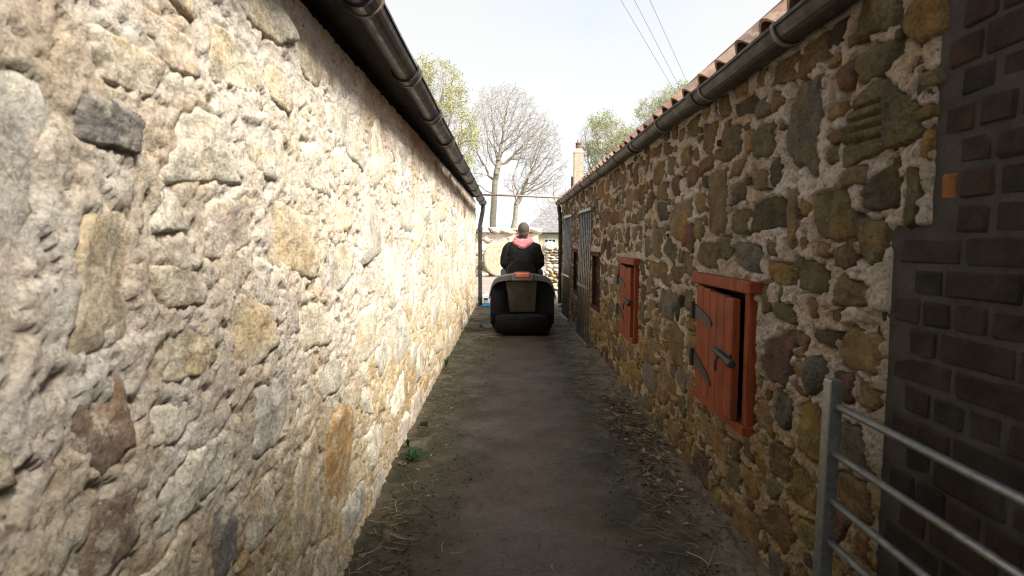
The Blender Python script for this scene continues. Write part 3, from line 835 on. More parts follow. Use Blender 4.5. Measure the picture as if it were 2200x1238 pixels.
while yy < YEND:
    part('gutter_joint', arc_band(GXl, yy, yy + 0.075, lz(yy), GRl + 0.001, 0.010, math.pi * 0.96, math.pi * 2.04), M['iron'], lg)
    part('joint_rim', arc_band(GXl, yy + 0.075, yy + 0.092, lz(yy), GRl + 0.001, 0.015, math.pi * 0.96, math.pi * 2.04), M['collar'], lg)
    yy += 0.92; k += 1
dp = part('downpipe', tube([(-0.545, YEND - .08, lz(YEND) - .06), (-0.55, YEND - .08, 1.90), (-0.585, YEND - .08, 1.72), (-0.605, YEND - .08, 1.62), (-0.608, YEND - .08, 0.03)], 0.040, 12), M['iron'], barn)
for z_ in (1.50, 0.75, 0.12):
    part('pipe_collar', lathe([(0.040, z_), (0.054, z_ + .004), (0.054, z_ + .05), (0.047, z_ + .055), (0.054, z_ + .06), (0.054, z_ + .075), (0.040, z_ + .08)], 14, 'z', (-0.606, YEND - .08, 0)), M['iron'], dp)

# brick building, nearest on the right ---------------------------------------
bk = empty('brick_building', (0, 0, 0))
tag(bk, 'dark red brick building joining the stone byre, nearest on the right', 'building')
BY1, BZ, BAP, BAY = 1.545, 2.30, 3.38, -0.22
BX = XR + 0.012
gab = [(-2.2, 0), (BY1 + .07, 0), (BY1 + .07, BZ), (BAY, BAP), (-2.2, BZ)]  # gable and roof out of view, height shaped to shade the left wall
V = [(BX, y, z) for y, z in gab] + [(BX + 3, y, z) for y, z in gab]
bw = part('wall', (V, [(0, 4, 3, 2, 1), (5, 6, 7, 8, 9), (0, 1, 6, 5), (1, 2, 7, 6), (2, 3, 8, 7), (3, 4, 9, 8), (4, 0, 5, 9)]), M['brick_mortar'], bk)
brs = []
for y0_, z0_, y1_, z1_ in ((1.66, 2.36, BAY, BAP + .10), (BAY, BAP + .10, -2.4, BZ - .1)):
    brs.append(loft([[(BX - .10, y0_, z0_), (BX - .10, y1_, z1_), (BX - .10, y1_, z1_ + .06), (BX - .10, y0_, z0_ + .06)], [(BX + 3.1, y0_, z0_), (BX + 3.1, y1_, z1_), (BX + 3.1, y1_, z1_ + .06), (BX + 3.1, y0_, z0_ + .06)]]))
part('roof', join(*brs), M['clay'], bk)
r3 = random.Random(11)
rv = []; rf = []; rc = []
row = 0; z = 0.02
while z < 2.22:
    y = BY1 - (0.128 if z > 1.31 else 0.0) - 0.004 - (0.0 if row % 2 == 0 else 0.055) - r3.uniform(0, 0.02); k = 0
    head = row % 3 == 2
    while y > -0.9:
        L = 0.105 if (head or (k == 0 and row % 2)) else 0.218
        if z > 1.28 and y > 1.30: L = 0.105
        c = r3.choice([(0.021, 0.0135, 0.010), (0.025, 0.0145, 0.010), (0.018, 0.0125, 0.0095), (0.029, 0.0165, 0.011), (0.014, 0.0105, 0.0085)])  # brick reds darkened too: corner shade and vignette sit in the colour
        orange = abs(z - 1.405) < 0.04 and k == 0
        if orange: c = (0.19, 0.075, 0.024); L = 0.062
        pr = r3.uniform(0.001, 0.008)
        vf = box(BX - pr, BX + 0.05, y - L + 0.011 + r3.uniform(-.002, .004), y - r3.uniform(0, .003), z + r3.uniform(-.002, .002), z + 0.064 + r3.uniform(-.004, .003), 0.006)
        vf = ([(px_ + r3.uniform(-.003, .003), py_ + r3.uniform(-.003, .003), pz_ + r3.uniform(-.003, .003)) for px_, py_, pz_ in vf[0]], vf[1])
        if z < BZ and y > 0.72:
            part('brick', vf, M['brick'], bw, cols=[c] * len(vf[0]))
        else:
            o = len(rv); rv += vf[0]; rf += [tuple(i + o for i in f) for f in vf[1]]; rc += [c] * len(vf[0])
        y -= L; k += 1
    z += 0.0765; row += 1
tag(part('further_bricks', (rv, rf), M['brick'], bw, cols=rc), kind='stuff')

# ------------------------------------------------------------------ hurdles
def hurdle(name, L, H, Mx, bars, label, group=None, rr=0.0108):
    root = empty(name); root.matrix_world = Mx
    tag(root, label, 'gate', group)
    for u in (0, L):
        part('upright', box(-0.004, 0.034, u - 0.0195, u + 0.0195, 0, H, 0.003), M['galv'], root)
    part('brace', box(0.016, 0.030, L * .42 - .016, L * .42 + .016, 0.06, H - 0.02, 0.002), M['galv'], root)
    for z_ in bars:
        part('rail', tube([(0.010, 0.012, z_), (0.010, L / 2, z_ - .002), (0.010, L - 0.012, z_)], rr, 10), M['galv'], root, smooth=True)
    return root
# stands against the wall close to the camera: its length runs back towards the viewer
hurdle('sheep_hurdle', 1.83, 0.895, Matrix.Translation((0.925, 1.625, 0.012)) @ Matrix.Rotation(math.pi, 4, 'Z') @ Matrix.Rotation(-0.015, 4, 'Y'),
       [0.10, 0.20, 0.305, 0.425, 0.545, 0.684, 0.822], 'grey galvanised hurdle standing against the brick corner, nearest the camera')
def on_end(name, x0, x1, ya, H, L, label):
    # local y (length) goes up, local z (height) goes along the wall
    lean = math.atan2(x1 - x0, L)
    Mx = Matrix.Translation((x0, ya, 0.012)) @ Matrix.Rotation(0.035, 4, 'Z') @ Matrix.Rotation(lean, 4, 'Y') @ Matrix(((1, 0, 0, 0), (0, 0, 1, 0), (0, 1, 0, 0.02), (0, 0, 0, 1))) @ Matrix.Scale(-1, 4, (1, 0, 0))
    return hurdle(name, L, H, Mx, [0.05, 0.19, 0.33, 0.47, 0.61, 0.75, 0.86], label, None, 0.0085)
on_end('sheep_hurdle', 0.945, 0.985, 6.96, 0.90, 1.66, 'galvanised hurdle stood on end before the third hatch, nearer of the two on end')
on_end('sheep_hurdle', 0.935, 0.985, 9.15, 0.88, 1.68, 'galvanised hurdle stood on end before the farthest hatch, by the downpipe')

# rail across the alley end
r_ = part('metal_rail', tube([(-0.58, YEND - .02, 2.225), (0.2, YEND - .02, 2.20), (1.06, YEND - .02, 2.165)], 0.021, 10), plain('rusty_pale_pipe', (0.34, 0.25, 0.20), 0.55, 0.3, 0.35), smooth=True)
tag(r_, 'thin rusty metal rail spanning the alley mouth between the two gutters', 'rail')

# ------------------------------------------------------------------ beyond the alley: yard wall, millstone, rubble wall, cottage
def rock(c, r, seed, n=10, m=6, rough=0.22):
    """A lumpy stone block centred on c."""
    V, Fc = ellipsoid((0, 0, 0), (1, 1, 1), n, m)
    rr = random.Random(seed); ph = [rr.uniform(0, 6.28) for _ in range(9)]
    out = []
    for x, y, z in V:
        q = 3.2
        k = (abs(x) ** q + abs(y) ** q + abs(z) ** q) ** (-1 / q)
        d = 1 + rough * (0.5 * math.sin(2.3 * x + ph[0] + 1.7 * z) + 0.4 * math.sin(3.1 * y + ph[1] - 2 * x) + 0.35 * math.sin(3.7 * z + ph[2] + y * 2.2))
        out.append((c[0] + x * k * r[0] * d, c[1] + y * k * r[1] * d, c[2] + z * k * r[2] * d))
    return out, Fc

YW = 22.0
yw = empty('yard_wall', (0, YW, 0))
tag(yw, 'sunlit pale stone yard wall with rough cope stones behind the rider', 'wall')
xs = np.linspace(-9, 1.05, 220); zs = np.linspace(0, 1.62, 46)
X, Zq = np.meshgrid(xs, zs, indexing='ij')
Hh = 0.015 * fbm(X * 4, Zq * 4, 4, 71) + 0.02 * fbm(X * 1.0, Zq, 2, 72)
P = np.stack([X, -Hh, Zq], -1).reshape(-1, 3)
wl = part('wall_face', (P, grid_faces(len(xs), len(zs))), M['mortar_l'], yw, smooth=True)
part('wall_core', box(-9, 1.05, 0.06, 0.55, 0, 1.60), M['mortar_l'], yw)
r4 = random.Random(4)
for i in range(120):                       # stones showing through the harling
    cx = r4.uniform(-3.0, 1.0); cz = r4.uniform(0.06, 1.5); w = r4.uniform(0.08, 0.2)
    vf = rock((cx, -0.012, cz), (w, 0.03, w * r4.uniform(0.4, 0.65)), i, 9, 5)
    c = r4.choice([BEI, PALE, TAN, LG, PALE, BEI])
    part('stone', vf, M['stone_l'], wl, smooth=True, cols=[c] * len(vf[0]))
x = -3.2
while x < 1.05:
    w = r4.uniform(0.22, 0.52); h = r4.uniform(0.06, 0.13)
    vf = rock((x + w / 2, 0.22 + r4.uniform(-.05, .05), 1.615 + h * 0.9), (w * .60, 0.34, h), int(x * 91) + 500, 14, 8, 0.42)
    c = r4.choice([LG, BEI, PALE, LG, TAN])
    part('cope_stone', vf, M['stone_l'], yw, smooth=True, cols=[c] * len(vf[0]))
    x += w * 0.98
x = -3.2
while x < 1.0:                             # thin band of slates and brick under the coping
    w = r4.uniform(0.10, 0.22)
    c = r4.choice([(0.36, 0.14, 0.08), DGR, DGR, LG, BRN])
    vf = rock((x + w / 2, 0.0, 1.61), (w * .5, 0.06, 0.022), int(x * 77) + 900, 8, 4)
    part('pinning_stone', vf, M['stone_l'], yw, smooth=True, cols=[c] * len(vf[0])); x += w * r4.uniform(1.0, 1.6)

# millstone leaning on the yard wall
n = 40; prof = []
ms_v, ms_f = lathe([(0.07, -0.075), (0.56, -0.075), (0.60, -0.05), (0.60, 0.05), (0.56, 0.075), (0.07, 0.075)], 44, 'y')
Mx = Matrix.Translation((-0.52, YW - 0.42, 0.60)) @ Matrix.Rotation(math.radians(38), 4, 'Z') @ Matrix.Rotation(math.radians(-8), 4, 'X')
msv = xf((ms_v, ms_f), Mx); inner = [tuple(f) for f in [(k, (k + 1) % 44, 5 * 44 + (k + 1) % 44, 5 * 44 + k) for k in range(44)]]
ms = part('millstone', (msv[0], msv[1]), M['stone_l'], cols=[(0.33, 0.285, 0.205)] * len(msv[0]))
tag(ms, 'large round millstone leaning against the yard wall', 'millstone')
for i, (dx, dy, sx, sz) in enumerate([(-1.25, -.35, .22, .16), (-1.52, -.30, .16, .10), (-0.95, -.75, .14, .09), (-1.05, -.55, .18, .12)]):
    vf = rock((dx, YW + dy, sz * .8), (sx, sx * .8, sz), 40 + i, 12, 7, 0.28)
    tag(part('boulder', vf, M['stone_l'], smooth=True, cols=[(0.50, 0.44, 0.33)] * len(vf[0])),
        ['largest rough boulder beside the foot of the millstone', 'boulder at the far left end of the row by the millstone', 'low flat boulder in front of the millstone', 'rough boulder tucked against the left of the millstone'][i], 'boulder', 'boulders by the millstone')

# rubble wall on the right past the alley
rw = empty('rubble_wall', (0, 15.4, 0))
tag(rw, 'dry rubble stone wall past the alley mouth, right of the rider', 'wall')
part('wall_core', box(0.98, 4.6, -0.08, 0.30, 0, 1.08), M['mortar_l'], rw)
z = 0.05; k = 0
while z < 1.10:
    h = r4.uniform(0.028, 0.062); x = 0.84 + r4.uniform(0, 0.1)
    while x < 3.2:
        w = r4.uniform(0.045, 0.13)
        c = r4.choice([BEI, PALE, LG, TAN, PALE, BEI, ORA if z < .7 else LG, PALE])
        vf = rock((x + w, -0.10 + r4.uniform(-.03, .03), z + h * .9), (w * 1.0, 0.11, h * r4.uniform(.8, 1.05)), k, 9, 6, 0.40)
        part('stone', vf, M['stone_l'], rw, smooth=True, cols=[c] * len(vf[0])); k += 1
        x += w * 1.95
    z += h * 1.75
for i, (cx, cz, a, b) in enumerate([(1.02, 1.13, .19, .15), (1.36, 1.10, .16, .13), (1.75, 1.14, .2, .15), (2.2, 1.12, .22, .14), (2.7, 1.13, .2, .15)]):
    vf = rock((cx, 0.02, cz), (a, 0.2, b), 70 + i, 14, 9, 0.16)
    part('cope_stone', vf, M['stone_l'], rw, smooth=True, cols=[LG] * len(vf[0]))

# cottage
M['slate'] = plain('weathered_slate_roof', (0.20, 0.195, 0.20), 0.7, 0, 0.35, 3.0, 0.4)
M['harl'] = plain('cream_harled_wall', (0.62, 0.52, 0.36), 0.9, 0, 0.15, 2.0, 0.3)
M['white'] = plain('white_window_paint', (0.8, 0.8, 0.78), 0.5, 0, 0.05)
M['glass'] = plain('dark_window_glass', (0.02, 0.022, 0.025), 0.08, 0, 0.1)
YC = 60.0
ct = empty('cottage', (0, YC, 0))
tag(ct, 'low cream cottage with grey slate hipped roof and white window', 'house')
ct.rotation_euler = (0, 0, 0)
E_ = 2.20
part('wall', box(2.70, 13, 0, 7, 0, E_), M['harl'], ct)
part('lean_to', join(box(1.55, 2.70, 0.8, 6.5, 0, 2.0)), M['harl'], ct)
ov = 0.30
hip = ([(1.15, -ov, E_), (13.5, -ov, E_), (13.5, 7.3, E_), (1.15, 7.3, E_), (5.6, 3.5, 6.6), (10, 3.5, 6.6)], [(0, 1, 5, 4), (1, 2, 5), (2, 3, 4, 5), (3, 0, 4), (0, 3, 2, 1)])
rf_ = part('roof', hip, M['slate'], ct)
rr = []
tv = []; tf = []
for j in range(26):                         # slate courses as real steps
    t0, t1 = j / 26, (j + 1) / 26
    def at(t): return (1.15 + (5.6 - 1.15) * t, 13.5 - 3.5 * t, -ov + (3.5 + ov) * t, E_ + 4.4 * t)
    a = at(t0); b = at(t1); o = len(tv)
    tv += [(a[0], a[2] - .02, a[3] + .03), (a[1], a[2] - .02, a[3] + .03), (b[1], b[2] - .02, b[3] + .012), (b[0], b[2] - .02, b[3] + .012), (a[0], a[2] - .02, a[3] + .005), (a[1], a[2] - .02, a[3] + .005)]
    tf += [(o, o + 1, o + 2, o + 3), (o + 4, o + 5, o + 1, o)]
tag(part('slate_courses', (tv, tf), M['slate'], rf_), kind='stuff')
part('gutter', tube([(1.2, -ov - .05, E_ - .02), (13.4, -ov - .05, E_ - .02)], 0.06, 8), M['iron'], ct)
part('downpipe', tube([(2.0, -ov - .05, E_ - .05), (2.55, -.10, E_ - .45), (2.62, -.08, E_ - .7), (2.62, -.08, 0)], 0.07, 8), M['iron'], ct)
wd = part('window', box(3.50, 4.68, -0.05, 0.02, 0.88, 1.56), M['white'], ct)
for i in range(3):
    for j, (za, zb) in enumerate(((1.03, 1.50), (0.92, 0.98))):
        part('pane', box(3.56 + i * 0.375, 3.56 + i * 0.375 + 0.30, -0.062, -0.052, za, zb), M['glass'], wd)

# chimney stack rising behind the byre
M['chim'] = plain('buff_brick_stack', (0.52, 0.41, 0.31), 0.9, 0, 0.3, 12, 0.5)
YK = 30.0; XK = 3.47
ck = empty('chimney_stack', (XK, YK, 0)); tag(ck, 'tall slender brick chimney stack rising above the byre roof', 'chimney')
sh = part('shaft', box(-.225, .225, -.225, .225, 0, 5.78), M['chim'], ck)
cv = []; cf = []; cc = []
rq = random.Random(9)
for i in range(60):
    zc = 1.3 + i * 0.0755
    if zc > 5.72: break
    for j in range(3):
        a = -0.228 + (j * 0.218 - (0.11 if i % 2 else 0)); b = min(a + 0.206, 0.229); a = max(a, -0.229)
        if b - a < 0.03: continue
        q = box(a, b, -0.232, -0.217, zc, zc + 0.064); o = len(cv); cv += q[0]; cf += [tuple(k + o for k in f) for f in q[1]]
        q = box(-0.232, -0.217, a, b, zc, zc + 0.064); o = len(cv); cv += q[0]; cf += [tuple(k + o for k in f) for f in q[1]]
tag(part('brickwork', (cv, cf), M['chim'], sh), kind='stuff')
part('shoulder', loft([[(-.245, -.245, 5.78), (.245, -.245, 5.78), (.245, .245, 5.78), (-.245, .245, 5.78)], [(-.245, -.245, 5.84), (.245, -.245, 5.84), (.245, .245, 5.84), (-.245, .245, 5.84)], [(-.17, -.17, 6.0), (.17, -.17, 6.0), (.17, .17, 6.0), (-.17, .17, 6.0)]]), M['chim'], ck)
part('chimney_pot', lathe([(0.15, 6.0), (0.135, 6.22), (0.16, 6.24), (0.16, 6.30), (0.12, 6.33), (0.10, 6.33)], 14), M['clay'], ck)
part('pot_finial', tube([(-0.05, 0, 6.3), (-0.05, 0, 6.46)], [0.03, 0.012], 6), M['iron'], ck)
part('flue_pipe', tube([(-.33, -.1, 3.0), (-.33, -.1, 4.6)], 0.05, 8), M['iron'], ck)

# ------------------------------------------------------------------ trees
def bark(name, c):
    n = N(name); col = n.ramp(n.noise(6, 6, 0.65), [(0.3, tuple(x * .65 for x in c)), (0.7, tuple(x * 1.3 for x in c))])
    return n.done(col, 0.95, n.bump(n.noise(20, 5), 0.5, 0.03))
M['bark'] = bark('hazed_grey_bark', (0.34, 0.30, 0.235))  # bark lightened: the veiling glare over distant trees is in the colour
M['twig'] = bark('hazed_brown_twigs', (0.36, 0.31, 0.27))  # twigs lightened for the same glare
def leafmat(name, c):
    n = N(name); f = n.rand()
    col = n.ramp(n.noise(1.3, 4, 0.6), [(0.3, tuple(x * .7 for x in c)), (0.7, tuple(min(1, x * 1.35) for x in c))])
    n.put(n.b.inputs['Base Color'], col); n.b.inputs['Roughness'].default_value = 0.7
    tr = n.new('ShaderNodeBsdfTranslucent'); n.L(col, tr.inputs['Color'])
    mx = n.new('ShaderNodeMixShader'); mx.inputs[0].default_value = 0.45
    n.L(n.b.outputs[0], mx.inputs[1]); n.L(tr.outputs[0], mx.inputs[2]); n.L(mx.outputs[0], n.out.inputs['Surface'])
    return n.m
M['leaf_y'] = leafmat('young_yellow_green_leaf', (0.42, 0.42, 0.15))  # leaf greens paled as well, in place of haze
M['leaf_g'] = leafmat('young_green_leaf', (0.38, 0.40, 0.21))

def grow_tree(name, label, base, trunk, blobs, seed, nattr, step, trunk_r, twig, leaf=None, leaf_n=0, leaf_s=0.09, up=0.12, group=None):
    r = np.random.default_rng(seed)
    root = empty(name, base); tag(root, label, 'tree', group)
    # attractor points in lobes (ellipsoids), denser near their skins
    A = []
    vol = np.array([b[3] * b[4] * b[5] for b in blobs]); vol = vol / vol.sum()
    for b, f in zip(blobs, vol):
        k = max(20, int(nattr * f)); d = r.normal(size=(k, 3)); d /= np.linalg.norm(d, axis=1)[:, None]
        A.append(np.array(b[:3]) + d * (r.uniform(0.12, 1, k) ** 0.42)[:, None] * np.array(b[3:6]))
    A = np.vstack(A)
    pos = [np.array(p, float) for p in trunk]; par = [-1] + list(range(len(trunk) - 1))
    pos_a = np.array(pos)
    D = np.linalg.norm(A[:, None] - pos_a[None], axis=2); near = D.argmin(1); nd = D.min(1)
    alive = np.ones(len(A), bool); kill = step * 1.25; nch = {}
    for it in range(140):
        al = np.where(alive)[0]
        if len(al) == 0: break
        dirs = {}
        v = A[al] - np.array(pos)[near[al]]; v /= np.linalg.norm(v, axis=1)[:, None] + 1e-9
        idx = near[al]; uniq, inv = np.unique(idx, return_inverse=True)
        acc = np.zeros((len(uniq), 3)); np.add.at(acc, inv, v)
        acc /= np.linalg.norm(acc, axis=1)[:, None] + 1e-9
        acc += r.normal(0, 0.22, acc.shape); acc[:, 2] += up
        acc /= np.linalg.norm(acc, axis=1)[:, None] + 1e-9
        base_i = len(pos)
        newp = np.array(pos)[uniq] + acc * step
        full = np.array([nch.get(int(u), 0) >= 4 for u in uniq])
        if full.any():                                  # a fork with enough arms gives up on what it cannot reach
            alive[al[full[inv]]] = False
            keep_ = ~full; uniq = uniq[keep_]; newp = newp[keep_]
            if len(uniq) == 0: continue
        for q, u in zip(newp, uniq): pos.append(q); par.append(int(u)); nch[int(u)] = nch.get(int(u), 0) + 1
        al = np.where(alive)[0]
        if len(al) == 0: break
        d = np.linalg.norm(A[al][:, None] - newp[None], axis=2)
        j = d.argmin(1); dm = d.min(1); better = dm < nd[al]
        nd[al[better]] = dm[better]; near[al[better]] = base_i + j[better]
        alive &= nd > kill
        if len(pos) > 7000: break
    pos = np.array(pos); par = np.array(par); n = len(pos)
    kids = np.bincount(par[par >= 0], minlength=n)
    e = 2.15; tip = 0.009; w = np.where(kids == 0, tip ** e, 0.0)
    for i in range(n - 1, 0, -1): w[par[i]] += w[i]
    rad = w ** (1 / e); rad = tip + (rad - tip) * (trunk_r - tip) / (rad[0] - tip)
    nt = len(trunk); rad[:nt] *= np.linspace(1.12, 0.86, nt)
    tv, tf, bv, bf = [], [], [], []
    def seg(V, Fc, a, b, ra, rb, k):
        d = b - a; d = d / (np.linalg.norm(d) + 1e-9)
        u = np.cross(d, (0.31, 0.17, 0.93)); u /= np.linalg.norm(u) + 1e-9; q = np.cross(d, u); o = len(V)
        for c, rr_ in ((a, ra), (b, rb)):
            for i in range(k):
                t = 2 * math.pi * i / k; V.append(c + (u * math.cos(t) + q * math.sin(t)) * rr_)
        for i in range(k): Fc.append((o + i, o + (i + 1) % k, o + k + (i + 1) % k, o + k + i))
    for i in range(1, n):
        a, b = pos[par[i]], pos[i]
        big = rad[i] > 0.045
        ra = rad[par[i]] if rad[par[i]] < 1.9 * rad[i] else rad[i] * 1.5
        seg(tv if big else bv, tf if big else bf, a, b, ra, rad[i], 8 if rad[i] > 0.12 else (5 if big else 3))
    tips = np.where((rad < 0.030) & (kids <= 1))[0]
    tp = []
    for i in tips:
        d = pos[i] - pos[par[i]]; d /= np.linalg.norm(d) + 1e-9
        for _ in range(twig):
            v = d + r.normal(0, 0.65, 3); v[2] += 0.15; v /= np.linalg.norm(v) + 1e-9
            L = r.uniform(0.35, 1.0) * step * 2.0
            m = pos[i] + v * L * 0.5; e2 = pos[i] + (v + r.normal(0, 0.3, 3)) * L
            seg(bv, bf, pos[i], m, 0.008, 0.006, 3); seg(bv, bf, m, e2, 0.006, 0.004, 3); tp += [m, e2]
            for _k in range(2):
                e3 = m + (v + r.normal(0, 0.7, 3)) * L * r.uniform(.25, .6); seg(bv, bf, m, e3, 0.0055, 0.0035, 3); tp.append(e3)
    part('trunk', (tv, tf), M['bark'], root, smooth=True)
    cr = part('crown', (bv, bf), M['twig'], root)
    if leaf_n:
        tp = np.array(tp); lv = []; lf = []
        fac = fbm(tp[:, 0] * 0.55 + seed, tp[:, 2] * 0.55, 3, seed) + r.normal(0, .12, len(tp))
        ok = tp[fac > np.quantile(fac, 0.30)]
        for k in range(leaf_n):
            c = ok[r.integers(len(ok))] + r.normal(0, 0.10, 3); s_ = leaf_s * r.uniform(0.6, 1.4)
            u = r.normal(size=3); u /= np.linalg.norm(u); q = np.cross(u, r.normal(size=3)); q /= np.linalg.norm(q); o = len(lv)
            lv += [c - u * s_, c + q * s_ * .55, c + u * s_, c - q * s_ * .55]; lf.append((o, o + 1, o + 2, o + 3))
        tag(part('foliage', (lv, lf), leaf, cr), kind='stuff')
    return root
G_ = 'tall trees beyond the yard'
grow_tree('bare_tree', 'tall bare grey tree with forked trunk, left of the rider', (-1.35, 45, 0),
          [(0, 0, 0), (0.05, 0, 1), (0.0, 0, 2), (-0.03, 0, 3), (0.05, 0, 4), (0.10, 0, 5), (0.16, 0, 6)],
          [(-0.6, 0, 9.4, 1.6, 1.8, 2.6), (1.3, 0, 10.6, 2.1, 2.0, 2.7), (2.6, 0.2, 8.8, 1.6, 1.6, 1.9), (-0.3, 0.3, 11.6, 1.2, 1.4, 1.6), (-1.5, 0.3, 6.6, 0.9, 1.0, 1.5), (3.2, 0, 10.0, 1.3, 1.3, 1.6)], 5, 2900, 0.22, 0.25, 2)
grow_tree('bare_tree', 'leaning bare tree with thin trunk, right of the forked tree', (-0.15, 43, 0),
          [(0, 0, 0), (0.12, 0, 1), (0.28, 0, 2), (0.5, 0, 3), (0.55, 0, 4)],
          [(2.2, 0, 7.9, 1.6, 1.6, 1.9), (1.2, 0, 5.6, 1.7, 1.4, 1.1), (2.6, 0.2, 5.8, 1.2, 1.2, .9), (3.0, 0, 9.0, 0.9, 1.2, 1.0), (3.6, 0, 7.0, .8, 1, 1.2)], 8, 1700, 0.21, 0.19, 2)
grow_tree('leafy_tree', 'yellow-green spring tree showing above the left barn gutter', (-5.0, 35, 0),
          [(0, 0, 0), (0, 0, 1.2), (0.1, 0, 2.4), (0, 0, 3.6), (0.1, 0, 4.6)],
          [(0.2, 0, 9.6, 2.2, 2.0, 2.4), (1.5, 0, 7.6, 1.7, 1.6, 1.7), (-1.3, 0.3, 9.6, 1.9, 1.6, 2.5), (1.9, 0, 5.6, 1.1, 1.1, 1.0)], 12, 2400, 0.22, 0.32, 2, M['leaf_y'], 11000, 0.060)
grow_tree('leafy_tree', 'light green spring tree behind the brick chimney stack', (7.9, 46, 0),
          [(0, 0, 0), (0, 0, 1.4), (0.1, 0, 2.8), (0, 0, 4.0)],
          [(-0.6, 0, 9.0, 2.0, 1.9, 2.2), (1.2, 0, 8.2, 1.9, 1.7, 1.9), (-1.0, 0, 6.6, 1.6, 1.4, 1.3), (2.6, 0, 6.8, 1.2, 1.2, 1.2)], 15, 2200, 0.24, 0.30, 2, M['leaf_g'], 13000, 0.062)
grow_tree('leafy_tree', 'light green spring tree highest above the byre roof, under the wires', (13.6, 50, 0),
          [(0, 0, 0), (0, 0, 1.6), (0.1, 0, 3.2), (0, 0, 4.8), (-0.1, 0, 6.0)],
          [(-0.9, 0, 11.8, 2.2, 2.0, 2.2), (1.2, 0, 12.6, 2.4, 1.9, 2.0), (-1.0, 0, 9.6, 1.7, 1.4, 1.3), (2.6, 0, 9.8, 1.6, 1.4, 1.6)], 19, 2200, 0.25, 0.32, 2, M['leaf_g'], 12000, 0.062)
grow_tree('bare_tree', 'distant bare tree low between the leaning tree and the chimney', (6.4, 78, 0),
          [(0, 0, 0), (0, 0, 1.5), (0.1, 0, 3.0)], [(0, 0, 7.5, 3.0, 2.5, 3.0), (-2, 0, 6, 2, 2, 2)], 23, 500, 0.5, 0.3, 2)

# wires
M['wire'] = plain('grey_wire', (0.25, 0.25, 0.26), 0.6)
def wire(a, b, label):
    a, b = Vector(a), Vector(b); pts = []
    for t in np.linspace(-1.3, 1.8, 32):
        p_ = a.lerp(b, t); pts.append(p_)
    tag(part('overhead_wire', tube(pts, 0.013, 5), M['wire'], smooth=True), label, 'wire', 'overhead wires')
def pxp(x, y, Y):                                   # metres at distance Y for an angle measured in the photograph
    return ((x - 1097) * Y / F_PX * 1.0, Y, 1.30 + (519 - y) * Y / F_PX)
wire((5.3, 30, 13.7), (10.9, 41, 12.4), 'leftmost overhead wire crossing the pale sky')
wire((6.0, 30, 13.7), (11.4, 41, 12.45), 'middle overhead wire crossing the pale sky')
wire((6.8, 30, 13.7), (11.95, 41, 12.8), 'rightmost and faintest overhead wire in the sky')

# ------------------------------------------------------------------ ride-on mower
M['plast'] = plain('black_moulded_plastic', (0.0045, 0.0045, 0.005), 0.5, 0, 0.3, 18, 0.25, 0.2)
M['grey_pl'] = plain('grey_moulded_plastic', (0.105, 0.098, 0.096), 0.5, 0, 0.2, 22, 0.2, 0.4)
M['orange'] = plain('orange_plastic', (0.62, 0.12, 0.05), 0.45, 0, 0.12, 20)
M['tyre'] = plain('rubber_tyre', (0.018, 0.017, 0.016), 0.8, 0, 0.3, 30, 0.4)
M['rim'] = plain('pale_steel_wheel', (0.5, 0.5, 0.48), 0.4, 0.3, 0.1)
def cloth(name, c, weave=180, k=0.5):
    n = N(name)
    o = n.obj()
    f = n.noise(9, 5, 0.6, vec=o)
    col = n.ramp(f, [(0.3, tuple(x * .75 for x in c)), (0.7, tuple(min(1, x * 1.25) for x in c))])
    h = n.math('ADD', n.noise(weave, 2, 0.5, vec=o), n.math('MULTIPLY', n.noise(14, 4, 0.6, vec=n.map(o, (1, 1, 1.8))), 2.0))
    return n.done(col, 0.88, n.bump(h, k, 0.008), spec=0.2)
M['bag'] = cloth('dark_collector_fabric', (0.0055, 0.005, 0.005))
M['mesh'] = cloth('olive_mesh_fabric', (0.050, 0.042, 0.029), 300, 0.6)
MO = (0.160, 7.83, 0.012)
mow = empty('ride_on_mower', MO)
tag(mow, 'black ride-on lawn mower with rear grass collector and orange badge', 'lawn mower')
def arch(scale, yb, zoff=0.0, n=None):
    # half outline of the collector, from the lower side round to the top centre
    pts = [(0.452, 0.505), (0.450, 0.53), (0.444, 0.57), (0.434, 0.62), (0.416, 0.69), (0.385, 0.755), (0.330, 0.800), (0.23, 0.822), (0.130, 0.838), (0.098, 0.856), (0.0, 0.858)]
    o = [(x * scale, yb, z * 1.0 + zoff) for x, z in pts]
    return [(-x, y, z) for x, y, z in o] + [(x, y, z) for x, y, z in o[::-1][1:]]
def sc_ring(k, yb, dz=0.0):
    return [(x * k, yb, 0.45 + (z - 0.45) * k + dz) for x, y, z in arch(1, 0)]
# hood of the collector: an arched shell, lip at the back
hood_o = [sc_ring(1.0, 0.05), sc_ring(1.015, 0.0), sc_ring(1.015, 0.03), sc_ring(1.0, 0.10, .01), sc_ring(0.985, 0.28, .015), sc_ring(0.95, 0.52, -.01)]
def inner_ring(yb, dz=0.0):
    o = [(x, z) for x, y, z in arch(1, 0)]; out = []
    for i, (x, z) in enumerate(o):
        t = max(0.0, (z - 0.55) / 0.31)
        out.append((x * (0.99 - 0.012 * t), yb, z - 0.078 * t ** 1.4 + dz))
    return out
hr = [inner_ring(0.12), inner_ring(0.012), sc_ring(1.006, 0.0), sc_ring(1.015, 0.018), sc_ring(1.01, 0.08, .008), sc_ring(0.99, 0.28, .012), sc_ring(0.95, 0.52, -.02)]
V, Fc = loft(hr, closed=False, cap=False)
ci = part('collector_hood', (V, [f[::-1] for f in Fc]), M['grey_pl'], mow, smooth=True)
em = ci.modifiers.new('edges', 'EDGE_SPLIT'); em.split_angle = math.radians(50)
part('badge', join(box(-0.098, 0.098, -0.018, 0.035, 0.800, 0.862, 0.012)), M['orange'], mow)
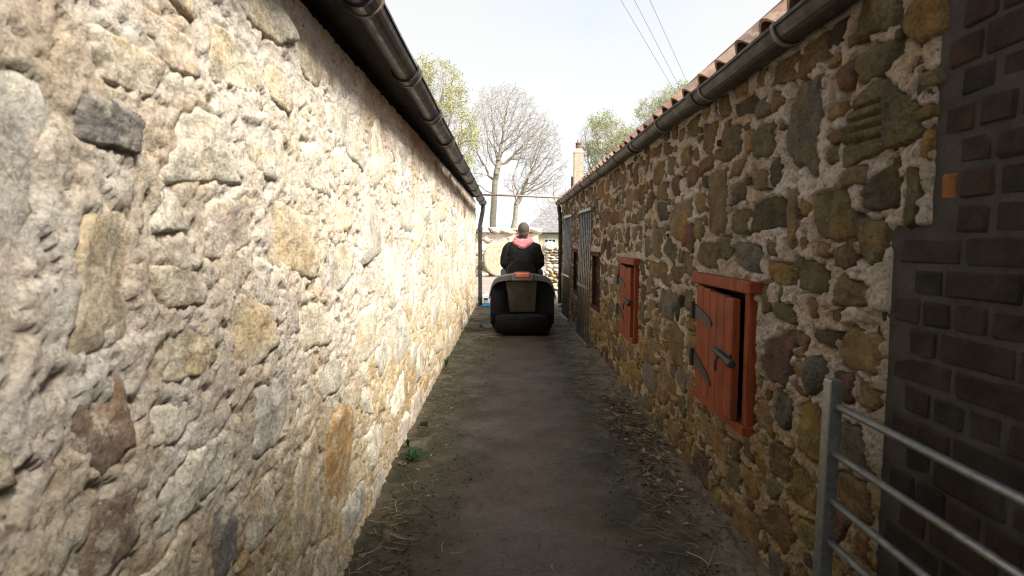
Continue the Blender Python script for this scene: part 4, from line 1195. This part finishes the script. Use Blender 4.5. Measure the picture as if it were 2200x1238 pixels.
part('badge_surround', join(box(-0.150, -0.100, -0.013, 0.04, 0.765, 0.852, 0.008), box(0.100, 0.150, -0.013, 0.04, 0.765, 0.852, 0.008), box(-0.148, 0.148, -0.012, 0.04, 0.758, 0.797, 0.006)), M['grey_pl'], mow)
# fabric body
rings = []
def body_ring(y, k, top, bot):
    out = []
    for i in range(36):
        t = 2 * math.pi * i / 36; c, s_ = math.cos(t), math.sin(t)
        q = 7.0; e = (abs(c) ** q + abs(s_) ** q) ** (-1 / q)
        zc, zh = (top + bot) / 2, (top - bot) / 2
        z = zc + s_ * e * zh; hw = 0.438 * k * (1 - 0.13 * max(0, (z - 0.55) / 0.3) ** 2)
        hw *= 1 - 0.09 * max(0, (0.24 - z) / 0.24)
        out.append((c * e * hw, y, z))
    return out
rings = [body_ring(0.10, .80, .70, .14), body_ring(0.055, .92, .755, .07), body_ring(0.048, .97, .765, .045), body_ring(0.08, 1.0, .79, .03), body_ring(0.30, 1.0, .80, .03), body_ring(0.52, .97, .78, .06)]
part('collector_bag', loft(rings), M['bag'], mow, smooth=True)
# woven window panel with a sagging fold
us = np.linspace(0, 1, 26); vs = np.linspace(0, 1, 26); PV = []
for u in us:
    for v in vs:
        x = -0.165 - 0.055 * v + (0.335 + 0.080 * v) * u
        z = 0.335 + 0.425 * v
        d = 0.012 * math.exp(-((u - 0.62 + 0.75 * (v - .15)) / 0.07) ** 2) * (1 - v) ** .5 - 0.010 * math.exp(-((u - 0.52 + 0.75 * (v - .15)) / 0.08) ** 2) + 0.006 * math.sin(9 * u + 4 * v)
        y = 0.036 - d + (0.012 if v > .93 else 0)
        PV.append((x, y, z))
part('mesh_window', (PV, grid_faces(26, 26)), M['mesh'], mow, smooth=True)
part('window_seam', join(tube([(-0.165, .030, .335), (0.170, .030, .335)], 0.005, 6), tube([(-0.165, .030, .335), (-0.220, .036, .76)], 0.005, 6), tube([(0.170, .030, .335), (0.195, .036, .76)], 0.005, 6)), M['mesh'], mow)
for zz_ in (.30, .318):
    part('bag_piping', tube([(-.40, .040, zz_), (0, .036, zz_ + .004), (.40, .040, zz_)], .004, 6), M['bag'], mow)
# lower moulded bumper
def bump_ring(y, k):
    out = []
    for i in range(32):
        t = 2 * math.pi * i / 32; c, s_ = math.cos(t), math.sin(t); q = 8
        e = (abs(c) ** q + abs(s_) ** q) ** (-1 / q)
        z = 0.168 + s_ * e * 0.142 * k; out.append((c * e * (0.370 + 0.03 * (0.31 - z)) * (0.9 + 0.1 * k), y, z))
    return out
bp = part('lower_bumper', loft([bump_ring(0.10, 1.0), bump_ring(0.02, 1.0), bump_ring(-0.018, .94), bump_ring(-0.030, .80)]), M['plast'], mow, smooth=True)
for sx in (-.12, .07):
    part('bumper_slot', box(sx - .075, sx + .075, -0.034, -0.028, 0.225, 0.243, 0.003), M['plast'], bp)
for sx in (-1, 1):
    part('side_bracket', box(sx * .425 - .012, sx * .425 + .012, 0.02, 0.06, 0.16, 0.56, 0.004), M['plast'], mow)
# machine ahead of the collector
for sx in (-1, 1):
    wh = part('rear_wheel', lathe([(0.10, -.085), (0.19, -.09), (0.225, -.07), (0.235, -.03), (0.235, .03), (0.225, .07), (0.19, .09), (0.10, .085)], 28, 'x', (sx * 0.335, 0.82, 0.232)), M['tyre'], mow, smooth=True)
    part('rim', lathe([(0.11, -.06), (0.115, .088), (0.09, .08), (0.03, .075)], 20, 'x', (sx * 0.335, 0.82, 0.232)), M['rim'], wh)
    wh = part('front_wheel', lathe([(0.08, -.06), (0.15, -.065), (0.178, -.04), (0.18, 0), (0.178, .04), (0.15, .065), (0.08, .06)], 24, 'x', (sx * 0.33, 1.95, 0.178)), M['tyre'], mow, smooth=True)
    part('rim', lathe([(0.085, -.05), (0.09, .06), (0.03, .055)], 18, 'x', (sx * 0.33, 1.95, 0.178)), M['rim'], wh)
    fr = []
    for t in np.linspace(-0.1, math.pi * 0.95, 12):
        fr.append([(sx * 0.19, 0.82 - 0.29 * math.cos(t), 0.24 + 0.28 * math.sin(t)), (sx * 0.43, 0.82 - 0.29 * math.cos(t), 0.23 + 0.27 * math.sin(t)), (sx * 0.435, 0.82 - 0.27 * math.cos(t), 0.22 + 0.25 * math.sin(t)), (sx * 0.19, 0.82 - 0.27 * math.cos(t), 0.22 + 0.25 * math.sin(t))])
    part('fender', loft(fr), M['plast'], mow, smooth=True)
    part('footplate', box(sx * .32 - .12, sx * .32 + .12, 1.15, 1.62, 0.265, 0.285, 0.006), M['plast'], mow)
part('chassis', box(-.19, .19, 0.55, 2.0, 0.22, 0.42, 0.02), M['plast'], mow)
part('cutting_deck', loft([[(0.45 * math.cos(t) * k, 1.38 + 0.36 * math.sin(t) * k, z) for t in np.linspace(0, 2 * math.pi, 24, endpoint=False)] for k, z in ((1, .09), (1, .17), (.85, .21))]), M['orange'], mow, smooth=True)
br = []
for y, w, zt in ((1.42, .20, .74), (1.50, .22, .78), (1.85, .21, .74), (2.10, .18, .66), (2.20, .14, .56)):
    rg = []
    for i in range(20):
        t = 2 * math.pi * i / 20; q = 4; c, s_ = math.cos(t), math.sin(t); e = (abs(c) ** q + abs(s_) ** q) ** (-1 / q)
        rg.append((c * e * w, y, (zt + .30) / 2 + s_ * e * (zt - .30) / 2))
    br.append(rg)
part('bonnet', loft(br), M['orange'], mow, smooth=True)
part('steering_column', tube([(0.0, 1.52, .62), (0.0, 1.34, .88)], 0.03, 10), M['plast'], mow)
sw = []
for i in range(28):
    t = 2 * math.pi * i / 28
    sw.append(Vector((0.0 + 0.175 * math.cos(t), 1.33 + 0.115 * math.sin(t), 0.90 + 0.125 * math.sin(t))))
V = []; Fc = []
for i, c in enumerate(sw):
    d = (c - Vector((0, 1.33, .90))).normalized(); up_ = Vector((0, -.74, .67))
    for k in range(8):
        a = 2 * math.pi * k / 8; V.append(tuple(c + d * 0.014 * math.cos(a) + up_ * 0.014 * math.sin(a)))
for i in range(28):
    for k in range(8): Fc.append((i * 8 + k, i * 8 + (k + 1) % 8, ((i + 1) % 28) * 8 + (k + 1) % 8, ((i + 1) % 28) * 8 + k))
stw = part('steering_wheel', (V, Fc), M['plast'], mow, smooth=True)
part('spokes', join(tube([(-.16, 1.33, .90), (.16, 1.33, .90)], .012, 6), tube([(0, 1.33, .90), (0, 1.22, .78)], .012, 6)), M['plast'], stw)
# seat: backrest with the raised headed top
prof = [(-.225, .60), (-.215, .80), (-.205, .90), (-.185, .945), (-.125, .975), (-.105, 1.0), (-.088, 1.022), (.088, 1.022), (.105, 1.0), (.125, .975), (.185, .945), (.205, .90), (.215, .80), (.225, .60)]
st = part('seat', loft([[(x * .93, .66, .60 + (z - .60) * .97) for x, z in prof], [(x, .645, z) for x, z in prof], [(x, .61, z) for x, z in prof], [(x * .96, .592, .60 + (z - .60) * .985) for x, z in prof]]), M['plast'], mow, smooth=True)
em = st.modifiers.new('edges', 'EDGE_SPLIT'); em.split_angle = math.radians(40)
part('seat_cushion', box(-.22, .22, .66, 1.10, .58, .67, .03), M['plast'], st)

# ------------------------------------------------------------------ the rider
def chain(pts, rads, n=12):
    P_ = [Vector(p) for p in pts]; Q = []; R_ = []
    for i in range(len(P_) - 1):
        for t in (0, .25, .5, .75): Q.append(P_[i].lerp(P_[i + 1], t)); R_.append(rads[i] * (1 - t) + rads[i + 1] * t)
    Q.append(P_[-1]); R_.append(rads[-1])
    V, Fc = tube(Q, R_, n)
    for c, rr_ in ((P_[0], rads[0]), (P_[-1], rads[-1])):
        e = ellipsoid(c, (rr_, rr_, rr_), n, 8); o = len(V); V = V + e[0]; Fc = Fc + [tuple(i + o for i in f) for f in e[1]]
    return V, Fc
def flesh(name, vfs, mat, parent=None, vox=0.011, sm=6, disp=None):
    o = part(name, join(*vfs), mat, parent, smooth=True)
    m = o.modifiers.new('fuse', 'REMESH'); m.mode = 'VOXEL'; m.voxel_size = vox; m.use_smooth_shade = True
    m = o.modifiers.new('soften', 'SMOOTH'); m.factor = 0.5; m.iterations = sm
    if disp:
        tx = bpy.data.textures.new(name + '_folds', 'CLOUDS'); tx.noise_scale = disp[0]; tx.noise_depth = 3
        d = o.modifiers.new('folds', 'DISPLACE'); d.texture = tx; d.strength = disp[1]; d.mid_level = 0.5; d.texture_coords = 'LOCAL'
    return o
M['skin'] = plain('skin', (0.45, 0.24, 0.17), 0.55, 0, 0.12, 30)
M['jacket'] = cloth('black_jacket', (0.008, 0.008, 0.008), 260, 0.5)
M['hood'] = cloth('pink_marl_hood', (0.56, 0.20, 0.22), 300, 0.5)
M['jeans'] = cloth('blue_jeans', (0.06, 0.13, 0.19), 300, 0.5)
M['hair'] = plain('short_brown_hair', (0.072, 0.056, 0.040), 0.75, 0, 0.7, 70, 1.0)
M['shoe'] = plain('dark_boots', (0.03, 0.025, 0.02), 0.7)
PX, PY = 0.175, 8.72            # pelvis
hd = Vector((PX + .022, PY + .10, 1.458))
hands = {s_: Vector((PX + s_ * .165, PY + .44, .925)) for s_ in (-1, 1)}
bodyv = [ellipsoid(hd + Vector((0, 0, .018)), (.080, .100, .108), 20, 14), ellipsoid(hd + Vector((0, .035, -.055)), (.056, .062, .062)),
         ellipsoid(hd + Vector((0, .098, -.012)), (.014, .022, .026)),
         chain([hd + Vector((0, -.015, -.06)), (PX + .005, PY + .055, 1.29)], [.058, .062]),
         chain([(PX, PY + .04, 1.22), (PX, PY, .95), (PX, PY - .01, .76)], [.13, .14, .15]),
         chain([(PX - .16, PY + .05, 1.22), (PX + .16, PY + .05, 1.22)], [.065, .065])]
for s_ in (-1, 1):
    bodyv.append(ellipsoid(hd + Vector((s_ * .086, -.005, -.005)), (.014, .024, .034), 10, 8))
    bodyv.append(ellipsoid(hd + Vector((s_ * .030, .078, .012)), (.014, .012, .010), 8, 6))
    h_ = hands[s_]
    bodyv.append(chain([(PX + s_ * .19, PY + .05, 1.20), (PX + s_ * .275, PY + .03, .96)], [.052, .044]))
    bodyv.append(chain([(PX + s_ * .275, PY + .03, .96), tuple(h_ + Vector((s_ * .02, -.07, .0)))], [.042, .029]))
    bodyv.append(ellipsoid(h_ + Vector((s_ * .008, -.035, .008)), (.026, .045, .034), 10, 8))
    for k in range(4):
        b0 = h_ + Vector((0, -.005, .030 - .019 * k)); L = (.040, .046, .044, .035)[k]
        bodyv.append(chain([b0, b0 + Vector((s_ * .008, .030, 0)), b0 + Vector((-s_ * .018, L + .004, -.006)), b0 + Vector((-s_ * .034, L - .020, -.008))], [.0095, .009, .0085, .0075], 8))
    bodyv.append(chain([h_ + Vector((-s_ * .010, -.045, .022)), h_ + Vector((-s_ * .032, -.015, .032)), h_ + Vector((-s_ * .036, .012, .026))], [.012, .0105, .009], 8))
    bodyv.append(chain([(PX + s_ * .10, PY, .76), (PX + s_ * .25, PY + .42, .80)], [.09, .065]))
    bodyv.append(chain([(PX + s_ * .25, PY + .42, .80), (PX + s_ * .26, PY + .55, .36)], [.058, .04]))
person = flesh('person', bodyv, M['skin'], None, 0.009, 3)
tag(person, 'seated person in black jacket with pink hood, seen from behind on the mower', 'person')
jv = [chain([(PX, PY + .045, 1.265), (PX, PY + .02, 1.12), (PX, PY - .01, .95), (PX, PY - .02, .74)], [.115, .155, .165, .17], 16),
      chain([(PX - .10, PY + .02, 1.16), (PX - .12, PY, .85)], [.125, .125], 14), chain([(PX + .10, PY + .02, 1.16), (PX + .12, PY, .85)], [.125, .125], 14)]
for s_ in (-1, 1):
    h_ = hands[s_]
    jv.append(chain([(PX + s_ * .05, PY + .05, 1.275), (PX + s_ * .20, PY + .045, 1.195)], [.065, .088]))
    jv.append(chain([(PX + s_ * .205, PY + .045, 1.185), (PX + s_ * .255, PY + .02, 1.06), (PX + s_ * .268, PY + .01, .965)], [.088, .078, .068]))
    jv.append(chain([(PX + s_ * .268, PY + .01, .965), (PX + s_ * .25, PY + .16, .925), tuple(h_ + Vector((s_ * .025, -.10, 0)))], [.066, .058, .042]))
flesh('jacket', jv, M['jacket'], person, 0.012, 4, (0.075, 0.026))
lv = [chain([(PX - .10, PY - .02, .74), (PX + .10, PY - .02, .74)], [.125, .125])]
for s_ in (-1, 1):
    lv.append(chain([(PX + s_ * .10, PY, .745), (PX + s_ * .255, PY + .42, .805)], [.115, .085]))
    lv.append(chain([(PX + s_ * .255, PY + .42, .805), (PX + s_ * .265, PY + .54, .40)], [.082, .062]))
    part('boot', join(ellipsoid((PX + s_ * .265, PY + .62, .335), (.052, .14, .045)), ellipsoid((PX + s_ * .265, PY + .55, .38), (.055, .06, .07))), M['shoe'], person, smooth=True)
flesh('jeans', lv, M['jeans'], person, 0.013, 4, (0.09, 0.02))
# hood lying on the shoulders: thick folded ring with a flap hanging at the back
hv = []
for rx, ry, zz, rt, dyb in ((.100, .100, 1.334, .036, 0.02), (.130, .118, 1.292, .040, 0.0)):
    pts = [(PX + .008 + rx * math.cos(t), PY + .065 + dyb * .3 + ry * math.sin(t), zz + 0.034 * math.sin(t) - 0.006 * math.cos(2 * t)) for t in np.linspace(0, 2 * math.pi, 25)]
    hv.append(chain(pts, [rt] * 25, 10))
hv.append(chain([(PX - .110, PY - .045, 1.285), (PX + .005, PY - .092, 1.218), (PX + .120, PY - .045, 1.285)], [.038, .046, .038], 10))
hv.append(chain([(PX - .05, PY - .06, 1.30), (PX + .005, PY - .075, 1.265), (PX + .06, PY - .06, 1.30)], [.036, .040, .036], 10))
flesh('hood', hv, M['hood'], person, 0.009, 2, (0.05, 0.016))
hairv = [ellipsoid(hd + Vector((0, -.012, .026)), (.0865, .101, .105), 22, 16), ellipsoid(hd + Vector((0, -.045, -.038)), (.072, .056, .072), 18, 12), ellipsoid(hd + Vector((.004, -.050, -.085)), (.054, .034, .046), 16, 10)]
ho = flesh('hair', hairv, M['hair'], person, 0.007, 2, (0.010, 0.010))

# ------------------------------------------------------------------ jerry can at the alley mouth
M['can'] = plain('translucent_white_plastic', (0.72, 0.74, 0.78), 0.35, 0, 0.06)
M['blue'] = plain('blue_screenwash', (0.03, 0.30, 0.72), 0.3, 0, 0.1)
M['ink'] = plain('black_label_print', (0.02, 0.02, 0.02), 0.5)
M['paper'] = plain('white_label', (0.78, 0.78, 0.78), 0.5, 0, 0.04)
jc = empty('plastic_can', (-0.490, 11.42, 0.014)); tag(jc, 'white plastic can part filled with blue liquid by the left downpipe', 'can')
part('liquid', box(-.070, .070, -.055, .055, 0.0, 0.075, .014), M['blue'], jc)
part('body', loft([[(x * k, y * k, z) for x, y in ((-.072, -.045), (-.06, -.057), (.06, -.057), (.072, -.045), (.072, .045), (.06, .057), (-.06, .057), (-.072, .045))] for k, z in ((1, .077), (1, .20), (.96, .225), (.6, .255), (.34, .262))]), M['can'], jc, smooth=False)
part('cap', lathe([(.022, .262), (.024, .268), (.024, .292), (.020, .296)], 14), M['can'], jc)
part('handle', tube([(.02, 0, .262), (.035, 0, .285), (.06, 0, .262), (.064, 0, .225)], .008, 8), M['can'], jc)
lb = part('label', box(-.052, .052, -.0605, -.0575, .082, .195), M['paper'], jc)
part('label_print', join(box(-.040, .040, -.0625, -.0608, .128, .172), box(-.045, .03, -.0625, -.0608, .108, .114), box(-.045, .045, -.0625, -.0608, .094, .100)), M['ink'], lb)

# ------------------------------------------------------------------ litter, weeds and pebbles
def straw_mat():
    n = N('dry_straw_and_twigs'); c = n.attr(); return n.done(c, 0.85)
M['straw'] = straw_mat()
rs = np.random.default_rng(77)
sv, sf, scl = [], [], []
def blade(x, y, L, rad, c, lift):
    a = rs.uniform(0, 6.28); b = a + rs.normal(0, 0.5)
    z0 = float(path_h(x, y)) + rad + lift
    p0 = np.array([x, y, z0]); p1 = p0 + np.array([math.cos(a), math.sin(a), rs.normal(0.03, .10)]) * L * .5
    p2 = p1 + np.array([math.cos(b), math.sin(b), rs.normal(-0.05, .10)]) * L * .5
    for q in (p1, p2):
        q[0] = min(max(q[0], XL + 0.02), XR - 0.02); q[2] = max(q[2], float(path_h(q[0], q[1])) + rad * .5)
    V, Fc = tube([p0, p1, p2], [rad, rad * .9, rad * .5], 3, False); o = len(sv)
    sv.extend(V); sf.extend([tuple(i + o for i in f) for f in Fc]); scl.extend([c] * len(V))
STR = [(0.22, 0.165, 0.09), (0.15, 0.105, 0.06), (0.32, 0.25, 0.15), (0.09, 0.06, 0.036), (0.06, 0.04, 0.025), (0.17, 0.12, 0.065)]
def scatter(n, fx, fy, Lr, rr_, lift=0.0):
    for _ in range(n):
        x = fx(); y = fy()
        if not (XL + .03 < x < XR - .03) or not (1.0 < y < 11.8): continue
        blade(x, y, rs.uniform(*Lr), rs.uniform(*rr_), STR[rs.integers(len(STR))], rs.uniform(0, lift) if lift else 0)
scatter(330, lambda: rs.normal(.86, .09), lambda: rs.normal(3.9, .42), (.03, .13), (.0012, .0024), .035)
scatter(150, lambda: rs.normal(.82, .10), lambda: rs.normal(2.75, .40), (.04, .19), (.0011, .0022), .02)
scatter(260, lambda: rs.uniform(.55, 1.0), lambda: rs.uniform(1.9, 9.5), (.02, .10), (.001, .002), .006)
scatter(150, lambda: rs.uniform(-.66, -.25), lambda: rs.uniform(1.9, 9.5), (.02, .10), (.001, .002), .006)
scatter(110, lambda: rs.normal(-.58, .07), lambda: rs.normal(2.35, .35), (.04, .15), (.001, .002), .015)
scatter(160, lambda: rs.uniform(-.3, .7), lambda: rs.uniform(1.8, 8), (.01, .045), (.0008, .0016))
scatter(60, lambda: rs.normal(-.30, .05), lambda: rs.normal(7.62, .12), (.05, .22), (.002, .0035), .06)
o = part('straw_litter', (sv, sf), M['straw'], cols=scl); tag(o, 'dry straw and twig litter scattered along the alley edges', 'litter', kind='stuff')
lv_, lf_, lc_ = [], [], []
LC = [(0.10, 0.06, 0.035), (0.06, 0.04, 0.025), (0.16, 0.10, 0.05), (0.035, 0.028, 0.018), (0.045, 0.034, 0.02), (0.08, 0.05, 0.03), (0.24, 0.20, 0.15)]
def leafbit(x, y, s_):
    z = float(path_h(x, y)) + rs.uniform(.003, .018); a = rs.uniform(0, 6.28); u = np.array([math.cos(a), math.sin(a), rs.normal(0, .3)]); v = np.array([-math.sin(a), math.cos(a), rs.normal(0, .3)])
    c = np.array([x, y, z]); o = len(lv_); k = rs.uniform(.4, .7)
    lv_.extend([c - u * s_, c - u * s_ * .2 + v * s_ * k + (0, 0, .004), c + u * s_, c - u * s_ * .1 - v * s_ * k + (0, 0, .004), c + (0, 0, -.003)])
    lf_.extend([(o, o + 1, o + 4), (o + 1, o + 2, o + 4), (o + 2, o + 3, o + 4), (o + 3, o, o + 4)])
    lc_.extend([LC[rs.integers(len(LC))]] * 5)
for n_, fx, fy, s0, s1 in ((480, lambda: rs.normal(.86, .09), lambda: rs.normal(3.95, .45), .008, .026), (160, lambda: rs.normal(.84, .10), lambda: rs.normal(2.7, .45), .006, .02),
                           (450, lambda: rs.uniform(.45, 1.0), lambda: rs.uniform(1.8, 10.5), .004, .012), (500, lambda: rs.uniform(-.68, -.18), lambda: rs.uniform(1.7, 10.5), .004, .013), (250, lambda: rs.uniform(-.3, .6), lambda: rs.uniform(1.7, 8), .002, .006)):
    for _ in range(n_):
        x, y = fx(), fy()
        if XL + .02 < x < XR - .02 and 1 < y < 11.8: leafbit(x, y, rs.uniform(s0, s1))
o = part('leaf_litter', (lv_, lf_), M['straw'], cols=lc_); tag(o, 'brown leaf scraps and grit on the alley path', 'litter', kind='stuff')

# moss cushions and crumbs along both edges
mv, mf = [], []
for _ in range(5200):
    left = rs.random() < .55
    x = rs.normal(-.44, .13) if left else rs.normal(.70, .10); y = 1.6 + 8.5 * rs.random() ** 1.4
    if fbm(np.array([x * 3.0]), np.array([y * 2.2]), 3, 91)[0] < 0.02: continue
    if not (XL + .02 < x < XR - .02): continue
    s_ = rs.uniform(.0025, .0075)
    V, Fc = rock((x, y, float(path_h(x, y)) - s_ * .1), (s_ * rs.uniform(.8, 1.6), s_ * rs.uniform(.8, 1.6), s_ * .30), int(rs.integers(999)), 7, 4, .3); o = len(mv); mv += V; mf += [tuple(i + o for i in f) for f in Fc]
def moss_mat():
    n = N('dark_moss'); c = n.ramp(n.noise(14, 5, .7), [(0.3, (0.016, 0.014, 0.008)), (0.55, (0.034, 0.034, 0.014)), (0.75, (0.060, 0.072, 0.020))])
    return n.done(c, 1.0, n.bump(n.noise(160, 4, .7), 1.0, .01))
M['moss'] = moss_mat()
o = part('moss', (mv, mf), M['moss'], smooth=True); tag(o, 'crumbs of dark moss along both edges of the path', 'moss', kind='stuff')

M['weed'] = leafmat('weed_green', (0.035, 0.095, 0.03))
M['weed2'] = leafmat('weed_bright_green', (0.09, 0.19, 0.03))
def weed(x, y, n, h, sp, mat, label, seed):
    r = random.Random(seed); root = empty('weed', (x, y, float(path_h(x, y)))); tag(root, label, 'weed')
    V = []; Fc = []
    for _ in range(n):
        a = r.uniform(0, 6.28); L = h * r.uniform(.5, 1.2); out = sp * r.uniform(.3, 1.0); w = r.uniform(.0025, .006)
        pr = None
        for k in range(5):
            t = k / 4; rr_ = out * t ** 1.2; zz = L * math.sin(t * 1.9) * .9; ww = w * (1 - t) ** .6 + .0006
            c = Vector((math.cos(a) * rr_, math.sin(a) * rr_, max(zz, .002))); sd_ = Vector((-math.sin(a), math.cos(a), 0)) * ww
            o = len(V); V += [tuple(c - sd_), tuple(c + sd_ + Vector((0, 0, .001)))]
            if k: Fc.append((o - 2, o - 1, o + 1, o))
    part('leaves', (V, Fc), mat, root)
    part('stem', tube([(0, 0, -.005), (0.003, 0.002, h * .35)], [.004, .002], 6), mat, root)
weed(-.585, 3.32, 90, .05, .12, M['weed'], 'dark green weed tuft at the foot of the left wall', 1)
weed(-.655, 5.80, 50, .10, .05, M['weed2'], 'small bright green weed sprouting against the left wall further on', 2)
weed(-.64, 3.52, 35, .05, .03, M['weed'], 'little mossy weed in the wall foot just past the dark tuft', 3)
weed(-.45, 8.6, 40, .05, .06, M['weed2'], 'low green weed on the path beside the mower', 4)
vf = rock((-.60, 3.93, .035), (.028, .024, .018), 5, 12, 8, .2)
tag(part('pebble', vf, M['stone_r'], smooth=True, cols=[(0.02, 0.018, 0.016)] * len(vf[0])), 'dark pebble lying by the foot of the left wall', 'pebble')
vf = rock((.98, 11.35, .05), (.05, .05, .03), 6, 12, 8, .2)
tag(part('pebble', vf, M['stone_l'], smooth=True, cols=[(0.25, 0.22, 0.15)] * len(vf[0])), 'rounded stone lying under the right downpipe', 'pebble')
